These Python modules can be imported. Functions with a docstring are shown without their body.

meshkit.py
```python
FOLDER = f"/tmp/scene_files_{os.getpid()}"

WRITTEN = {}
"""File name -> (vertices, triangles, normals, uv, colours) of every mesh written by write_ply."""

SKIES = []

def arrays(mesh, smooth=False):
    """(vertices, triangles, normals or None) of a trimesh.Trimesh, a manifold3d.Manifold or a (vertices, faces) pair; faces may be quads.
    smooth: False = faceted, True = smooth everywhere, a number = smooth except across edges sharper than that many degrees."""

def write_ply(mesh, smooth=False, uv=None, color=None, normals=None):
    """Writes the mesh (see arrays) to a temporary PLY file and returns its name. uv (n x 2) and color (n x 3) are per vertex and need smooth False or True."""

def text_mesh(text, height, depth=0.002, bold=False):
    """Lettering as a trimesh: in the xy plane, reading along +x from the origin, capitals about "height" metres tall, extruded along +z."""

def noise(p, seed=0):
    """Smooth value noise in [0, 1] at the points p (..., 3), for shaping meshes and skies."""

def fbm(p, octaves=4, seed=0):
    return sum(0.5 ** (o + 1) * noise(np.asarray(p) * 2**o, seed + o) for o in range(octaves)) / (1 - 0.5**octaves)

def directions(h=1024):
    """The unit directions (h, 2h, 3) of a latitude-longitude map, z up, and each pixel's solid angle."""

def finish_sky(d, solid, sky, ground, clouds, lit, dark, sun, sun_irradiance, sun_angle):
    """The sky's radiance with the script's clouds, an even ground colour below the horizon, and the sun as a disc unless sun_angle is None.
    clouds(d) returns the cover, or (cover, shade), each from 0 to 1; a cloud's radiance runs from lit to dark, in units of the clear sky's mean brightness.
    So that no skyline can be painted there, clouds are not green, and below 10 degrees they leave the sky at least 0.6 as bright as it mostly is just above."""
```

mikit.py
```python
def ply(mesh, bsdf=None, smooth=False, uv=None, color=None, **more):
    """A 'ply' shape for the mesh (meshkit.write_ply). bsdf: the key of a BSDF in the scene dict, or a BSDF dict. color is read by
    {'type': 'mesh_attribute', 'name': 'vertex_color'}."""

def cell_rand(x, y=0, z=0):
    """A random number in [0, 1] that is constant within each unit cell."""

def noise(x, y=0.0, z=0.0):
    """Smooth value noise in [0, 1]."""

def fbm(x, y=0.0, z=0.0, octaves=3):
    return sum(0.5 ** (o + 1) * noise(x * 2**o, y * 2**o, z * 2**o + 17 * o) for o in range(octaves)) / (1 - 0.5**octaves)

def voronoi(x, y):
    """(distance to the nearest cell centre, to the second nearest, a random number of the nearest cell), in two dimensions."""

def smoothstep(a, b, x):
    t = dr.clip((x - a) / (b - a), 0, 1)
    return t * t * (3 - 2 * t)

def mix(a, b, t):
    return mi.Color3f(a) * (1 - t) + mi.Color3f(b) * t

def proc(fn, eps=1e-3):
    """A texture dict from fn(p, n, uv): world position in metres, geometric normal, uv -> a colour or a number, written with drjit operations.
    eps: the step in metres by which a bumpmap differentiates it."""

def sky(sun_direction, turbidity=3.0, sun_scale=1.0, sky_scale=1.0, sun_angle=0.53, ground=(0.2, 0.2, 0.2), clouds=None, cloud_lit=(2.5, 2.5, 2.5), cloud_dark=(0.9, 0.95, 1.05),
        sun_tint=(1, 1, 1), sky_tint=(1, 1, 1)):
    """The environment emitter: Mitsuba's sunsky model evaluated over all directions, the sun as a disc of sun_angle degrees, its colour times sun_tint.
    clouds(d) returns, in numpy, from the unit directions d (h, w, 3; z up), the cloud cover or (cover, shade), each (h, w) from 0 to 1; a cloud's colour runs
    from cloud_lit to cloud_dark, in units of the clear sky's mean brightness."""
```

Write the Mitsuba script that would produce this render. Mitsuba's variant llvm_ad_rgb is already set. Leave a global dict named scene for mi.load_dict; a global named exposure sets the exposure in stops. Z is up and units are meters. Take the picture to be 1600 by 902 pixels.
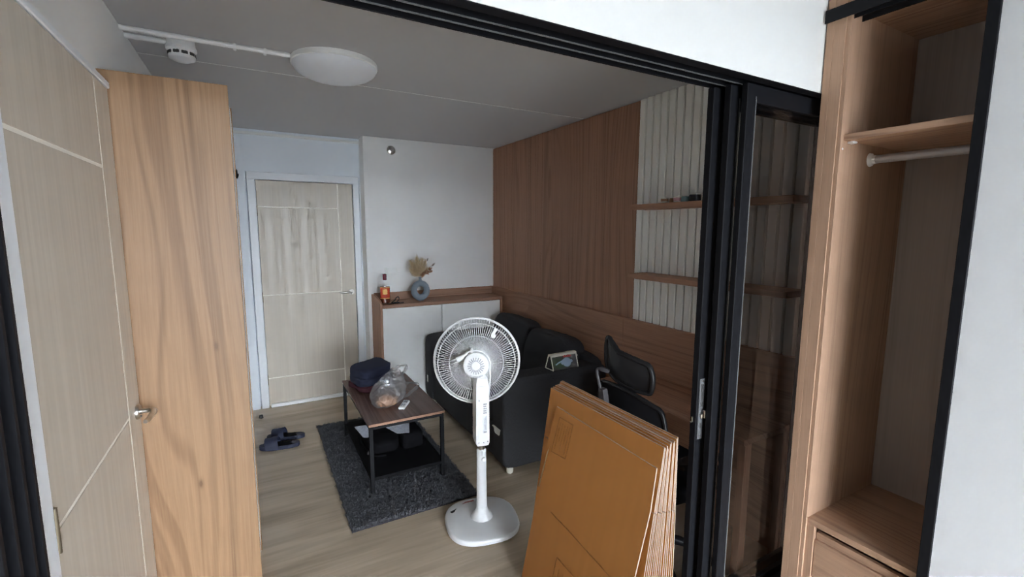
import math, random
import numpy as np, trimesh, manifold3d
import drjit as dr
import mitsuba as mi
import mikit, meshkit
from mikit import noise, fbm, smoothstep, mix
from shapely.geometry import Polygon, Point, LineString
from shapely import affinity

T = mi.ScalarTransform4f
R = np.random.RandomState(7)
scene, labels = {}, {}

# ------------------------------------------------------------------ camera, sky, exposure
CAM = np.array([0.0, 0.0, 1.60])
PITCH, YAW, ROLL, FPX = 0.127416, 0.50918, 0.00347, 722.34
fw = np.array([math.sin(YAW) * math.cos(PITCH), math.cos(YAW) * math.cos(PITCH), -math.sin(PITCH)])
rt = np.array([math.cos(YAW), -math.sin(YAW), 0.0])
up0 = np.cross(rt, fw)
up = up0 * math.cos(ROLL) - rt * math.sin(ROLL)
scene['camera'] = {'type': 'perspective', 'fov': math.degrees(2 * math.atan(800 / FPX)), 'fov_axis': 'x',
                   'near_clip': 0.05, 'far_clip': 100.0,
                   'to_world': T().look_at(origin=CAM.tolist(), target=(CAM + fw).tolist(), up=up.tolist())}
scene['sky'] = mikit.sky([-0.5, 0.35, 0.8], turbidity=4.0, sun_scale=0.0, sky_scale=1.0, ground=(0.28, 0.29, 0.3),
                         clouds=lambda d: (np.full(d.shape[:2], 1.0), 0.35 * meshkit.fbm(d * 2.2, 3, 5)),
                         cloud_lit=(2.2, 2.4, 2.62), cloud_dark=(1.25, 1.38, 1.55))
exposure = 6.92

# ------------------------------------------------------------------ materials
def rgb(c):
    return {'type': 'rgb', 'value': [float(x) for x in c]}

def pri(key, color, rough=0.5, **kw):
    col = color if isinstance(color, dict) else rgb(color)
    scene[key] = {'type': 'twosided', 'bsdf': {'type': 'principled', 'base_color': col, 'roughness': rough, 'specular': 0.4, **kw}}
    return key

def bumped(key, color, rough, fn, height, eps=1e-3, **kw):
    col = color if isinstance(color, dict) else rgb(color)
    scene[key] = {'type': 'twosided', 'bsdf': {'type': 'bumpmap', 'arbitrary': mikit.proc(fn, eps), 'scale': height,
                  'bsdf': {'type': 'principled', 'base_color': col, 'roughness': rough, 'specular': 0.4, **kw}}}
    return key

def wood_fn(light, mid, dark, along, seed=0.0, depth=1.0, knots=()):
    def fn(p, n, uv):
        if along == 'z':
            a, l = p.x + p.y, p.z
        elif along == 'y':
            a, l = p.x + p.z, p.y
        else:
            a, l = p.y + p.z, p.x
        a = a + seed
        bend = fbm(a * 2.6, l * 0.55, seed, octaves=2)
        dark_knot = mi.Float(0.0)
        for ka, kl in knots:
            q = dr.square((a - ka) / 0.05) + dr.square((l - kl) / 0.16)
            bend = bend + 0.025 * dr.exp(-q) * dr.select(a > ka, 1.0, -1.0) * dr.minimum(dr.abs(a - ka) / 0.012, 1.0)
            dark_knot = dark_knot + dr.exp(-(dr.square((a - ka) / 0.007) + dr.square((l - kl) / 0.017)))
        band = noise(a * 11.0 + bend * 1.5, l * 0.2, 3.0 + seed)
        arch = dr.square(fbm(a * 4.0, l * 0.5, 31.0 + seed, octaves=2) - 0.5) * 30.0
        t = a * 95.0 + bend * 26.0 + 2.0 * arch
        ring = smoothstep(0.52, 0.95, noise(t, l * 0.35, 11.0 + seed))
        figure = smoothstep(0.30, 0.65, noise(a * 5.0, l * 0.6, 21.0 + seed))
        fine = fbm(a * 230.0 + bend * 20.0, l * 4.0, 1.0, octaves=2)
        pore = fbm(a * 480.0, l * 14.0, 5.0, octaves=1)
        streak = fbm(a * 40.0 + bend * 9.0, l * 0.8, 9.0, octaves=3)
        c = mix(light, mid, dr.clip((0.75 * ring * (0.35 + 0.65 * figure)) + 0.24 * band + 0.45 * (fine - 0.3) + 0.25 * (pore - 0.4), 0, 1))
        c = mix(c, dark, smoothstep(0.52, 0.80, streak) * (0.28 + 0.4 * fine) * depth)
        return mix(c, dark, dr.clip(dark_knot, 0, 0.8))
    return fn

def wood(key, light, mid, dark, along, rough=0.45, seed=0.0, depth=1.0, knots=()):
    return pri(key, mikit.proc(wood_fn(light, mid, dark, along, seed, depth, knots)), rough)

KNOTS = ((2.09 - 0.148, 1.145), (2.09 - 0.235, 0.60))
OAK = ((0.345, 0.212, 0.117), (0.238, 0.134, 0.070), (0.15, 0.078, 0.04))
PALE_OAK = ((0.45, 0.285, 0.19), (0.345, 0.21, 0.137), (0.235, 0.135, 0.085))
TEAK = ((0.40, 0.218, 0.135), (0.275, 0.14, 0.083), (0.15, 0.071, 0.042))
wood('oak_upright', *OAK, 'z', 0.42, 0.0, 1.0, KNOTS)
wood('wardrobe_upright', *PALE_OAK, 'z', 0.6, 14.0, 0.45)
wood('oak_lengthwise', *PALE_OAK, 'y', 0.42, 2.0)
wood('teak_upright', *TEAK, 'z', 0.5, 4.0, 0.55)
wood('teak_lengthwise', *TEAK, 'y', 0.5, 6.0, 0.7)
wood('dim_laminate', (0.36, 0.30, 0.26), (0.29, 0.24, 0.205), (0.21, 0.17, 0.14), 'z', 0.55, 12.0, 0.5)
wood('teak_crosswise', (0.33, 0.185, 0.12), (0.24, 0.125, 0.08), (0.15, 0.075, 0.045), 'x', 0.5, 8.0)
wood('walnut_table', (0.15, 0.09, 0.075), (0.11, 0.062, 0.05), (0.07, 0.038, 0.03), 'y', 0.35, 10.0)

def wall_noise(p, n, uv):
    f = fbm(p.x * 3 + p.y * 2.0, p.z * 3 + p.y, 2.0, octaves=3)
    return mix((0.74, 0.745, 0.735), (0.79, 0.79, 0.775), f)
pri('white_wall', mikit.proc(wall_noise), 0.75)
pri('white_lintel', (0.74, 0.75, 0.73), 0.7)
pri('cool_wall', (0.72, 0.77, 0.82), 0.7)
pri('door_white', (0.68, 0.70, 0.72), 0.4)
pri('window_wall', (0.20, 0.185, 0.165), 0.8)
pri('rod_metal', (0.46, 0.46, 0.47), 0.4, metallic=0.4)
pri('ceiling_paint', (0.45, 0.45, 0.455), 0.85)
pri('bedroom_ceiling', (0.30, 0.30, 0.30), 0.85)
pri('white_trim', (0.70, 0.73, 0.76), 0.4)
pri('white_laminate', (0.78, 0.79, 0.78), 0.4)
pri('slat_paint', (0.84, 0.835, 0.79), 0.55)
pri('slat_groove', (0.20, 0.20, 0.19), 0.7)

def floor_fn(p, n, uv):
    g = fbm(p.y * 16.0 + 2.0 * fbm(p.x * 1.2, p.y * 3.0, 1.0, octaves=2), p.x * 1.7, 4.0, octaves=3)
    fine = fbm(p.y * 90.0, p.x * 5.0, 1.0, octaves=2)
    blot = fbm(p.x * 2.2, p.y * 4.0, 8.0, octaves=2)
    c = mix((0.54, 0.445, 0.335), (0.36, 0.285, 0.20), dr.clip(1.3 * (g - 0.5) + 0.5 * fine + 0.25, 0, 1))
    return mix(c, (0.56, 0.48, 0.38), smoothstep(0.45, 0.75, blot) * 0.5)
pri('vinyl_floor', mikit.proc(floor_fn), 0.42)

def door_grain(p, n, uv):
    a = p.x + p.y
    col = a * 7.2 + 0.25
    u = (col - dr.floor(col) - 0.5) / 7.2
    u = u + 0.006 * (fbm(p.z * 9.0, dr.floor(col), 2.0, octaves=2) - 0.5)
    reach = dr.exp(-dr.square(u / 0.032))
    arcs = dr.sin((p.z * 7.0 + 950.0 * u * u + 1.3 * noise(p.z * 2.0, dr.floor(col) * 3.0, 1.0)) * 6.2832)
    return 0.8 * reach * (0.5 + 0.5 * arcs) + 0.35 * fbm(a * 120.0, p.z * 4.0, 1.0, octaves=2)
def door_color(p, n, uv):
    a = p.x + p.y
    f = fbm(a * 90.0, p.z * 2.5, 3.0, octaves=2)
    return mix((0.49, 0.438, 0.365), (0.545, 0.49, 0.415), f)
bumped('door_laminate', mikit.proc(door_color), 0.34, door_grain, 0.0045, 1.5e-3)
bumped('door_laminate_near', mikit.proc(door_color), 0.38, door_grain, 0.0012, 1.5e-3)
pri('door_inlay', (0.80, 0.76, 0.68), 0.5)

pri('black_metal', (0.009, 0.0095, 0.011), 0.55, specular=0.15)
pri('black_alu', (0.0085, 0.009, 0.011), 0.5, specular=0.12)
pri('alu_edge', (0.12, 0.125, 0.13), 0.35)
pri('black_plastic', (0.011, 0.011, 0.012), 0.38, specular=0.3)
pri('dark_mesh', (0.007, 0.007, 0.008), 0.8, specular=0.1)
pri('grey_plastic', (0.05, 0.047, 0.05), 0.5)
pri('white_plastic', (0.78, 0.79, 0.79), 0.28)
pri('white_gloss', (0.74, 0.755, 0.765), 0.22)
pri('diffuser', (0.70, 0.72, 0.76), 0.3)
pri('steel', (0.62, 0.60, 0.56), 0.25, metallic=1.0)
pri('dark_brass', (0.20, 0.17, 0.12), 0.4, metallic=0.7)
pri('fan_blade', (0.12, 0.115, 0.11), 0.3)
scene['smoky_blade'] = {'type': 'blendbsdf', 'weight': 0.38, 'a': {'type': 'thindielectric', 'int_ior': 1.15, 'specular_transmittance': rgb((0.6, 0.57, 0.55))}, 'b': {'type': 'twosided', 'bsdf': {'type': 'principled', 'base_color': rgb((0.10, 0.085, 0.078)), 'roughness': 0.6, 'specular': 0.1}}}
pri('dark_slot', (0.05, 0.05, 0.05), 0.6)
pri('grey_print', (0.30, 0.31, 0.34), 0.5)

def cloth(p, n, uv):
    return fbm(p.x * 420, p.y * 420, p.z * 420, octaves=2)
def sofa_color(p, n, uv):
    f = fbm(p.x * 260, p.y * 260, p.z * 260, octaves=2)
    return mix((0.022, 0.0225, 0.024), (0.042, 0.0425, 0.045), f)
bumped('sofa_fabric', mikit.proc(sofa_color), 0.92, cloth, 0.0006, 5e-4, sheen=0.3)
pri('navy_cloth', (0.016, 0.020, 0.042), 0.9, sheen=0.3)
pri('maroon_cloth', (0.05, 0.012, 0.018), 0.9)
pri('black_fabric', (0.007, 0.007, 0.008), 0.95, specular=0.05)
pri('navy_rubber', (0.018, 0.022, 0.045), 0.55)
pri('rug_backing', (0.03, 0.03, 0.034), 0.95)
pri('rug_yarn', (0.072, 0.074, 0.082), 0.85, sheen=0.3)
pri('rug_yarn_pale', (0.115, 0.118, 0.13), 0.85, sheen=0.3)

def card_color(p, n, uv):
    f = fbm(p.y * 40.0, p.z * 3.0, p.x * 3.0, octaves=2)
    g = fbm(p.y * 3.0, p.z * 3.0, 7.0, octaves=3)
    return mix((0.375, 0.152, 0.036), (0.435, 0.182, 0.047), 0.5 * f + 0.5 * g)
pri('cardboard', mikit.proc(card_color), 0.62)
pri('cardboard_core', (0.36, 0.27, 0.205), 0.9)
pri('box_ink', (0.27, 0.105, 0.03), 0.75)
pri('clear_tape', (0.42, 0.27, 0.14), 0.08, specular=0.8, clearcoat=1.0)
pri('stone_blue', (0.19, 0.235, 0.275), 0.65)
pri('pampas', (0.62, 0.50, 0.33), 0.9)
pri('dried_brown', (0.30, 0.16, 0.085), 0.85)
pri('dried_grey', (0.27, 0.24, 0.21), 0.85)
pri('rum', (0.10, 0.020, 0.006), 0.08, clearcoat=1.0)
pri('bottle_label', (0.48, 0.055, 0.025), 0.5)
pri('label_gold', (0.80, 0.50, 0.16), 0.4)
pri('bottle_cap', (0.10, 0.012, 0.022), 0.35)
pri('pouch_green', (0.06, 0.17, 0.055), 0.4)
pri('pouch_blue', (0.36, 0.46, 0.58), 0.4)
pri('pouch_red', (0.48, 0.05, 0.05), 0.4)
pri('cream', (0.70, 0.68, 0.60), 0.5)
pri('bread', (0.36, 0.19, 0.10), 0.8)
pri('foil', (0.62, 0.66, 0.72), 0.3, metallic=0.8)
pri('pink', (0.55, 0.30, 0.32), 0.5)
pri('teal', (0.15, 0.24, 0.25), 0.4)
pri('plain_black', (0.008, 0.008, 0.009), 0.8)
pri('white_cloth', (0.62, 0.62, 0.58), 0.8)
pri('sticker_black', (0.03, 0.03, 0.03), 0.5)
pri('sticker_red', (0.40, 0.15, 0.13), 0.5)

def paper_fn(p, n, uv):
    ln = dr.abs(p.y * 95.0 - dr.floor(p.y * 95.0) - 0.5)
    word = noise(p.x * 160.0, dr.floor(p.y * 95.0) * 7.0, 1.0)
    ink = dr.select((ln < 0.16) & (word > 0.45), 0.55, 0.0)
    return mix((0.66, 0.71, 0.79), (0.12, 0.13, 0.2), ink)
pri('printed_paper', mikit.proc(paper_fn), 0.7)

scene['smoked_glass'] = {'type': 'thindielectric', 'int_ior': 1.27, 'specular_transmittance': rgb((0.68, 0.68, 0.69))}
scene['clear_glass'] = {'type': 'thindielectric', 'int_ior': 1.5}
scene['bag_film'] = {'type': 'blendbsdf', 'weight': 0.085,
                     'a': {'type': 'thindielectric', 'int_ior': 1.55},
                     'b': {'type': 'twosided', 'bsdf': {'type': 'principled', 'base_color': rgb((0.72, 0.70, 0.70)), 'roughness': 0.25, 'specular': 0.7}}}

# ------------------------------------------------------------------ mesh helpers
def box(x0, x1, y0, y1, z0, z1, c=0.0):
    if c <= 0:
        m = trimesh.creation.box(extents=(x1 - x0, y1 - y0, z1 - z0))
        m.apply_translation(((x0 + x1) / 2, (y0 + y1) / 2, (z0 + z1) / 2))
        return m
    c = min(c, (x1 - x0) / 2.01, (y1 - y0) / 2.01, (z1 - z0) / 2.01)
    pts = []
    for x, sx in ((x0, 1), (x1, -1)):
        for y, sy in ((y0, 1), (y1, -1)):
            for z, sz in ((z0, 1), (z1, -1)):
                pts += [(x, y + sy * c, z + sz * c), (x + sx * c, y, z + sz * c), (x + sx * c, y + sy * c, z)]
    return trimesh.convex.convex_hull(np.array(pts))

def cat(*ms):
    ms = ms[0] if len(ms) == 1 and isinstance(ms[0], (list, tuple)) else ms
    return trimesh.util.concatenate(list(ms))

def tube(pts, r, n=10, closed=False, caps=True):
    P = np.asarray(pts, float)
    k = len(P)
    rr = np.full(k, r, float) if np.isscalar(r) else np.asarray(r, float)
    tan = np.roll(P, -1, 0) - np.roll(P, 1, 0) if closed else np.gradient(P, axis=0)
    tan /= np.linalg.norm(tan, axis=1, keepdims=True) + 1e-12
    a = np.array([0, 0, 1.0]) if abs(tan[0][2]) < 0.9 else np.array([1.0, 0, 0])
    u = np.cross(tan[0], a); u /= np.linalg.norm(u)
    V = []
    ang = np.arange(n) * 2 * math.pi / n
    for i in range(k):
        u = u - tan[i] * (u @ tan[i]); u /= np.linalg.norm(u)
        w = np.cross(tan[i], u)
        V.append(P[i] + rr[i] * (np.cos(ang)[:, None] * u + np.sin(ang)[:, None] * w))
    V = np.vstack(V)
    F = []
    for i in range(k if closed else k - 1):
        j = (i + 1) % k
        for q in range(n):
            q2 = (q + 1) % n
            F += [[i * n + q, i * n + q2, j * n + q2], [i * n + q, j * n + q2, j * n + q]]
    if not closed and caps:
        b = len(V)
        V = np.vstack([V, P[:1], P[-1:]])
        for q in range(n):
            q2 = (q + 1) % n
            F += [[b, q2, q], [b + 1, (k - 1) * n + q, (k - 1) * n + q2]]
    return trimesh.Trimesh(V, F, process=False)

def lathe(profile, n=40, sx=1.0, sy=1.0):
    m = trimesh.creation.revolve(np.array(profile, float), sections=n)
    m.apply_scale((sx, sy, 1))
    return m

def prism(poly, h):
    return trimesh.creation.extrude_polygon(poly if isinstance(poly, Polygon) else Polygon(poly), h, engine='earcut')

def rot(m, axis, ang, about=(0, 0, 0)):
    m = m.copy(); m.apply_transform(trimesh.transformations.rotation_matrix(ang, axis, about)); return m

def mv(m, *t):
    m = m.copy(); m.apply_translation(t if len(t) == 3 else t[0]); return m

def soft(cx, cy, cz, hx, hy, hz, e=0.3, amp=0.0, freq=9.0, seed=0, sub=4):
    m = trimesh.creation.icosphere(subdivisions=sub)
    v = m.vertices
    q = np.sign(v) * np.abs(v) ** e
    k = (np.abs(v) ** (2 / e)).sum(1)
    s = 1 / np.maximum((np.abs(v) ** (2.0 / e)).sum(1), 1e-9) ** (e / 2)
    q = v * s[:, None]
    p = q * [hx, hy, hz] + [cx, cy, cz]
    if amp:
        nrm = v / np.linalg.norm(v, axis=1, keepdims=True)
        p = p + nrm * ((meshkit.fbm(p * freq, 3, seed) - 0.5) * 2 * amp)[:, None]
    return trimesh.Trimesh(p, m.faces, process=False)

def smooth_path(ctrl, per=8):
    C = np.asarray(ctrl, float)
    C = np.vstack([2 * C[0] - C[1], C, 2 * C[-1] - C[-2]])
    out = []
    for i in range(1, len(C) - 2):
        for t in np.linspace(0, 1, per, endpoint=False):
            a, b, c, d = C[i - 1:i + 3]
            out.append(0.5 * (2 * b + (c - a) * t + (2 * a - 5 * b + 4 * c - d) * t ** 2 + (3 * b - a - 3 * c + d) * t ** 3))
    out.append(C[-2])
    return np.array(out)

# ------------------------------------------------------------------ scene helpers
def numbered(name):
    if not any(k == name or k.startswith(name + '__') for k in list(scene) + list(labels)):
        return name
    i = 1
    while any(k == f'{name}_{i:03d}' or k.startswith(f'{name}_{i:03d}__') for k in list(scene) + list(labels)):
        i += 1
    return f'{name}_{i:03d}'

def thing(name, label, cat_, group=None):
    key = numbered(name)
    labels[key] = {'label': label, 'category': cat_}
    if group:
        labels[key]['group'] = group
    return key

def structure(name, label, cat_):
    labels[name] = {'label': label, 'category': cat_, 'kind': 'structure'}
    return name

def put(key, mesh, mat, smooth=False, **kw):
    scene[key] = mikit.ply(mesh, mat, smooth=smooth, **kw)
    return key

def part(parent, name, mesh, mat, smooth=False, label=None, kind=None):
    base = parent + '__' + name
    key, i = base, 0
    while key in scene or any(k.startswith(key + '__') for k in scene):
        i += 1
        key = f'{base}_{i:03d}'
    put(key, mesh, mat, smooth)
    if label or kind:
        labels[key] = {}
        if label: labels[key]['label'] = label
        if kind: labels[key]['kind'] = kind
    return key

# ------------------------------------------------------------------ room shell
XL, XR, YD, YB, H = -0.425, 2.24, 4.54, 4.36, 2.42      # left wall, right wall, recessed door wall, back wall, ceiling
PF, PB, ZT = 1.005, 1.165, 2.10                        # partition front / back plane, underside of its head track
BX1, BY0, BH = 2.44, -3.0, 2.52                        # bedroom right wall, back wall, ceiling

structure('floor', 'light brown wood-look vinyl floor with grain running across the room', 'floor')
put('floor', box(XL - 0.1, BX1 + 0.1, BY0 - 0.1, YD + 0.1, -0.08, 0.0), 'vinyl_floor')
structure('ceiling', 'grey-shaded white ceiling with one thin straight joint line', 'ceiling')
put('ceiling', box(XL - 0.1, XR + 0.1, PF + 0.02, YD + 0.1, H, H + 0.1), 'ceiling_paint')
part('ceiling', 'joint', box(XL, XR, 2.867, 2.873, H - 0.0015, H), 'white_lintel', label='thin straight joint line')
structure('ceiling_bedroom', 'white ceiling of the room in front of the partition', 'ceiling')
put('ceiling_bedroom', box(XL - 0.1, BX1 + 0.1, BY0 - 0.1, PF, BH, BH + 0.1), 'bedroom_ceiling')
structure('wall_left', 'white painted wall behind the nearest door', 'wall')
put('wall_left', box(XL - 0.1, XL, 0.55, YD + 0.1, -0.05, BH + 0.05), 'white_wall')
structure('wall_bedroom_left', 'beige wall on the left beside the camera', 'wall')
put('wall_bedroom_left', box(XL - 0.1, XL, BY0 - 0.1, 0.55, -0.05, BH + 0.05), 'window_wall')
structure('wall_right', 'wall behind the wood panelling and white slats', 'wall')
put('wall_right', box(XR + 0.002, XR + 0.1, PB - 0.03, YB + 0.0005, -0.05, H + 0.05), 'slat_groove')
structure('wall_bedroom_right', 'white wall behind the open wardrobe', 'wall')
put('wall_bedroom_right', box(BX1, BX1 + 0.1, BY0 - 0.1, PB, -0.05, BH + 0.05), 'white_wall')
structure('wall_back', 'pale grey plain wall above the low white cabinet', 'wall')
put('wall_back', box(0.905, XR + 0.1, YB + 0.001, YD + 0.1, -0.05, H + 0.05), 'white_wall')
structure('wall_door', 'bluish white wall around the far entrance door', 'wall')
put('wall_door', cat(box(XL - 0.1, -0.025, YD, YD + 0.12, -0.05, H + 0.05), box(0.895, 0.95, YD, YD + 0.12, -0.05, H + 0.05),
                     box(-0.025, 0.895, YD, YD + 0.12, 2.075, H + 0.05), box(-0.03, 0.90, YD + 0.07, YD + 0.13, -0.05, 2.08)), 'cool_wall')
structure('trim_1', 'thin white trim under the ceiling over the entrance door', 'trim')
put('trim_1', box(XL, 0.905, YD - 0.012, YD, H - 0.045, H - 0.02, 0.003), 'white_lintel')
structure('wall_front', 'white lintel wall above the black sliding partition', 'wall')
put('wall_front', cat(box(XL - 0.05, BX1 + 0.1, PF, PB, ZT + 0.055, BH + 0.05), box(XL - 0.05, BX1 + 0.1, PF, PF + 0.006, ZT + 0.003, ZT + 0.06)), 'white_lintel')
# window wall behind the camera: the daylight of the picture comes through it
WX0, WX1, WZ0, WZ1 = -0.32, 1.80, 0.05, 2.38
structure('wall_window', 'white wall with a wide balcony window', 'wall')
put('wall_window', cat(box(XL - 0.1, WX0, BY0 - 0.12, BY0, -0.05, BH + 0.05), box(WX1, BX1 + 0.1, BY0 - 0.12, BY0, -0.05, BH + 0.05),
                       box(WX0, WX1, BY0 - 0.12, BY0, WZ1, BH + 0.05), box(WX0, WX1, BY0 - 0.12, BY0, -0.05, WZ0)), 'window_wall')
structure('window_1', 'wide balcony window in a thin dark frame', 'window')
fr = []
for x in (WX0, (WX0 + WX1) / 2 - 0.02, WX1 - 0.04):
    fr.append(box(x, x + 0.04, BY0 - 0.08, BY0 - 0.03, WZ0, WZ1, 0.003))
for z in (WZ0, WZ1 - 0.04):
    fr.append(box(WX0, WX1, BY0 - 0.08, BY0 - 0.03, z, z + 0.04, 0.003))
part('window_1', 'frame', cat(fr), 'black_alu')
for k in range(2):
    a = WX0 + 0.04 + k * 1.04
    m = trimesh.Trimesh([[a, BY0 - 0.055, WZ0 + .04], [a + 1.00, BY0 - 0.055, WZ0 + .04], [a + 1.00, BY0 - 0.055, WZ1 - .04], [a, BY0 - 0.055, WZ1 - .04]], [[0, 1, 2], [0, 2, 3]], process=False)
    part('window_1', 'pane', m, 'clear_glass')

# ------------------------------------------------------------------ doors
def flush_door(key, W, top, grooves, gx, frame_l, frame_t, proud):
    """Local frame: u along the door from the hinge side, z up, d towards the viewer. Returns list of (name, [(u0,u1,z0,z1,d0,d1,c)], material)."""
    g = 0.005
    out = [('core', [(0, W, 0.008, top, -0.04, -0.0018, 0)], 'door_inlay')]
    zs = [0.008] + sorted(grooves) + [top]
    for a, b in zip(zs[:-1], zs[1:]):
        out.append(('panel', [(0, gx - g, a + (g if a > 0.01 else 0), b - (g if b < top else 0), -0.02, 0.0, 0.001)], 'door_laminate'))
    out.append(('panel', [(gx + g, W, 0.008, top, -0.02, 0.0, 0.001)], 'door_laminate'))
    fb = [(-frame_l, -0.004, 0, top + 0.004, -0.06, proud, 0.003), (W + 0.004, W + frame_l * 0.9, 0, top + 0.004, -0.06, proud, 0.003),
          (-frame_l, W + frame_l * 0.9, top + 0.004, top + frame_t, -0.06, proud, 0.003)]
    out.append(('frame', fb, 'white_trim'))
    return out

# entrance door at the far wall (faces -y): u = x
structure('door_1', 'closed beige entrance door with thin inlay lines in the far wall', 'door')
D1X, D1Y = 0.048, YD + 0.0
for nm, bs, mt in flush_door('door_1', 0.785, 2.008, (0.263, 1.015, 1.784), 0.657, 0.065, 0.068, 0.022):
    part('door_1', nm, cat([box(D1X + u0, D1X + u1, D1Y + 0.018 - d1, D1Y + 0.018 - d0, z0, z1, c) for u0, u1, z0, z1, d0, d1, c in bs]), mt)
part('door_1', 'threshold', box(D1X + 0.01, D1X + 0.775, D1Y - 0.012, D1Y + 0.018, 0.0, 0.028, 0.003), 'white_plastic', label='white sealing strip under the door')
def lever(key, origin, out, along, length=0.12, thick=0.011):
    """Lever handle: rose at origin, neck along out, lever along 'along'."""
    o, out, al = np.array(origin, float), np.array(out, float), np.array(along, float)
    rose = lathe([(0, 0), (0.027, 0), (0.027, 0.007), (0.024, 0.011), (0, 0.011)], 32)
    M = trimesh.geometry.align_vectors([0, 0, 1], out); M[:3, 3] = o
    rose.apply_transform(M)
    h = part(key, 'handle', tube(np.vstack([o + out * 0.008, o + out * 0.03, o + out * 0.045 + al * 0.004, o + out * 0.052 + al * 0.016, o + out * 0.053 + al * 0.05, o + out * 0.05 + al * length * 0.8, o + out * 0.044 + al * length]), [thick * 0.9, thick * 0.85, thick * 0.95, thick, thick * 0.9, thick * 0.8, thick * 0.6], 12), 'steel', 40, label='brushed steel lever handle')
    put(h + '__rose', rose, 'steel', 40)
    pin = lathe([(0, 0), (0.004, 0), (0.004, 0.003), (0, 0.003)], 12)
    M = trimesh.geometry.align_vectors([0, 0, 1], out); M[:3, 3] = o + out * 0.011 - np.array([0, 0, 0.018])
    pin.apply_transform(M)
    put(h + '__keyhole', pin, 'dark_slot', 40)
lever('door_1', (0.79, D1Y + 0.018, 1.005), (0, -1, 0), (-1, 0, 0), 0.105)
for z in (0.25, 1.0, 1.75):
    part('door_1', 'hinge', tube([(D1X - 0.004, D1Y + 0.012, z - 0.045), (D1X - 0.004, D1Y + 0.012, z + 0.045)], 0.006, 10), 'dark_brass', 40, label='dark hinge')

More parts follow.
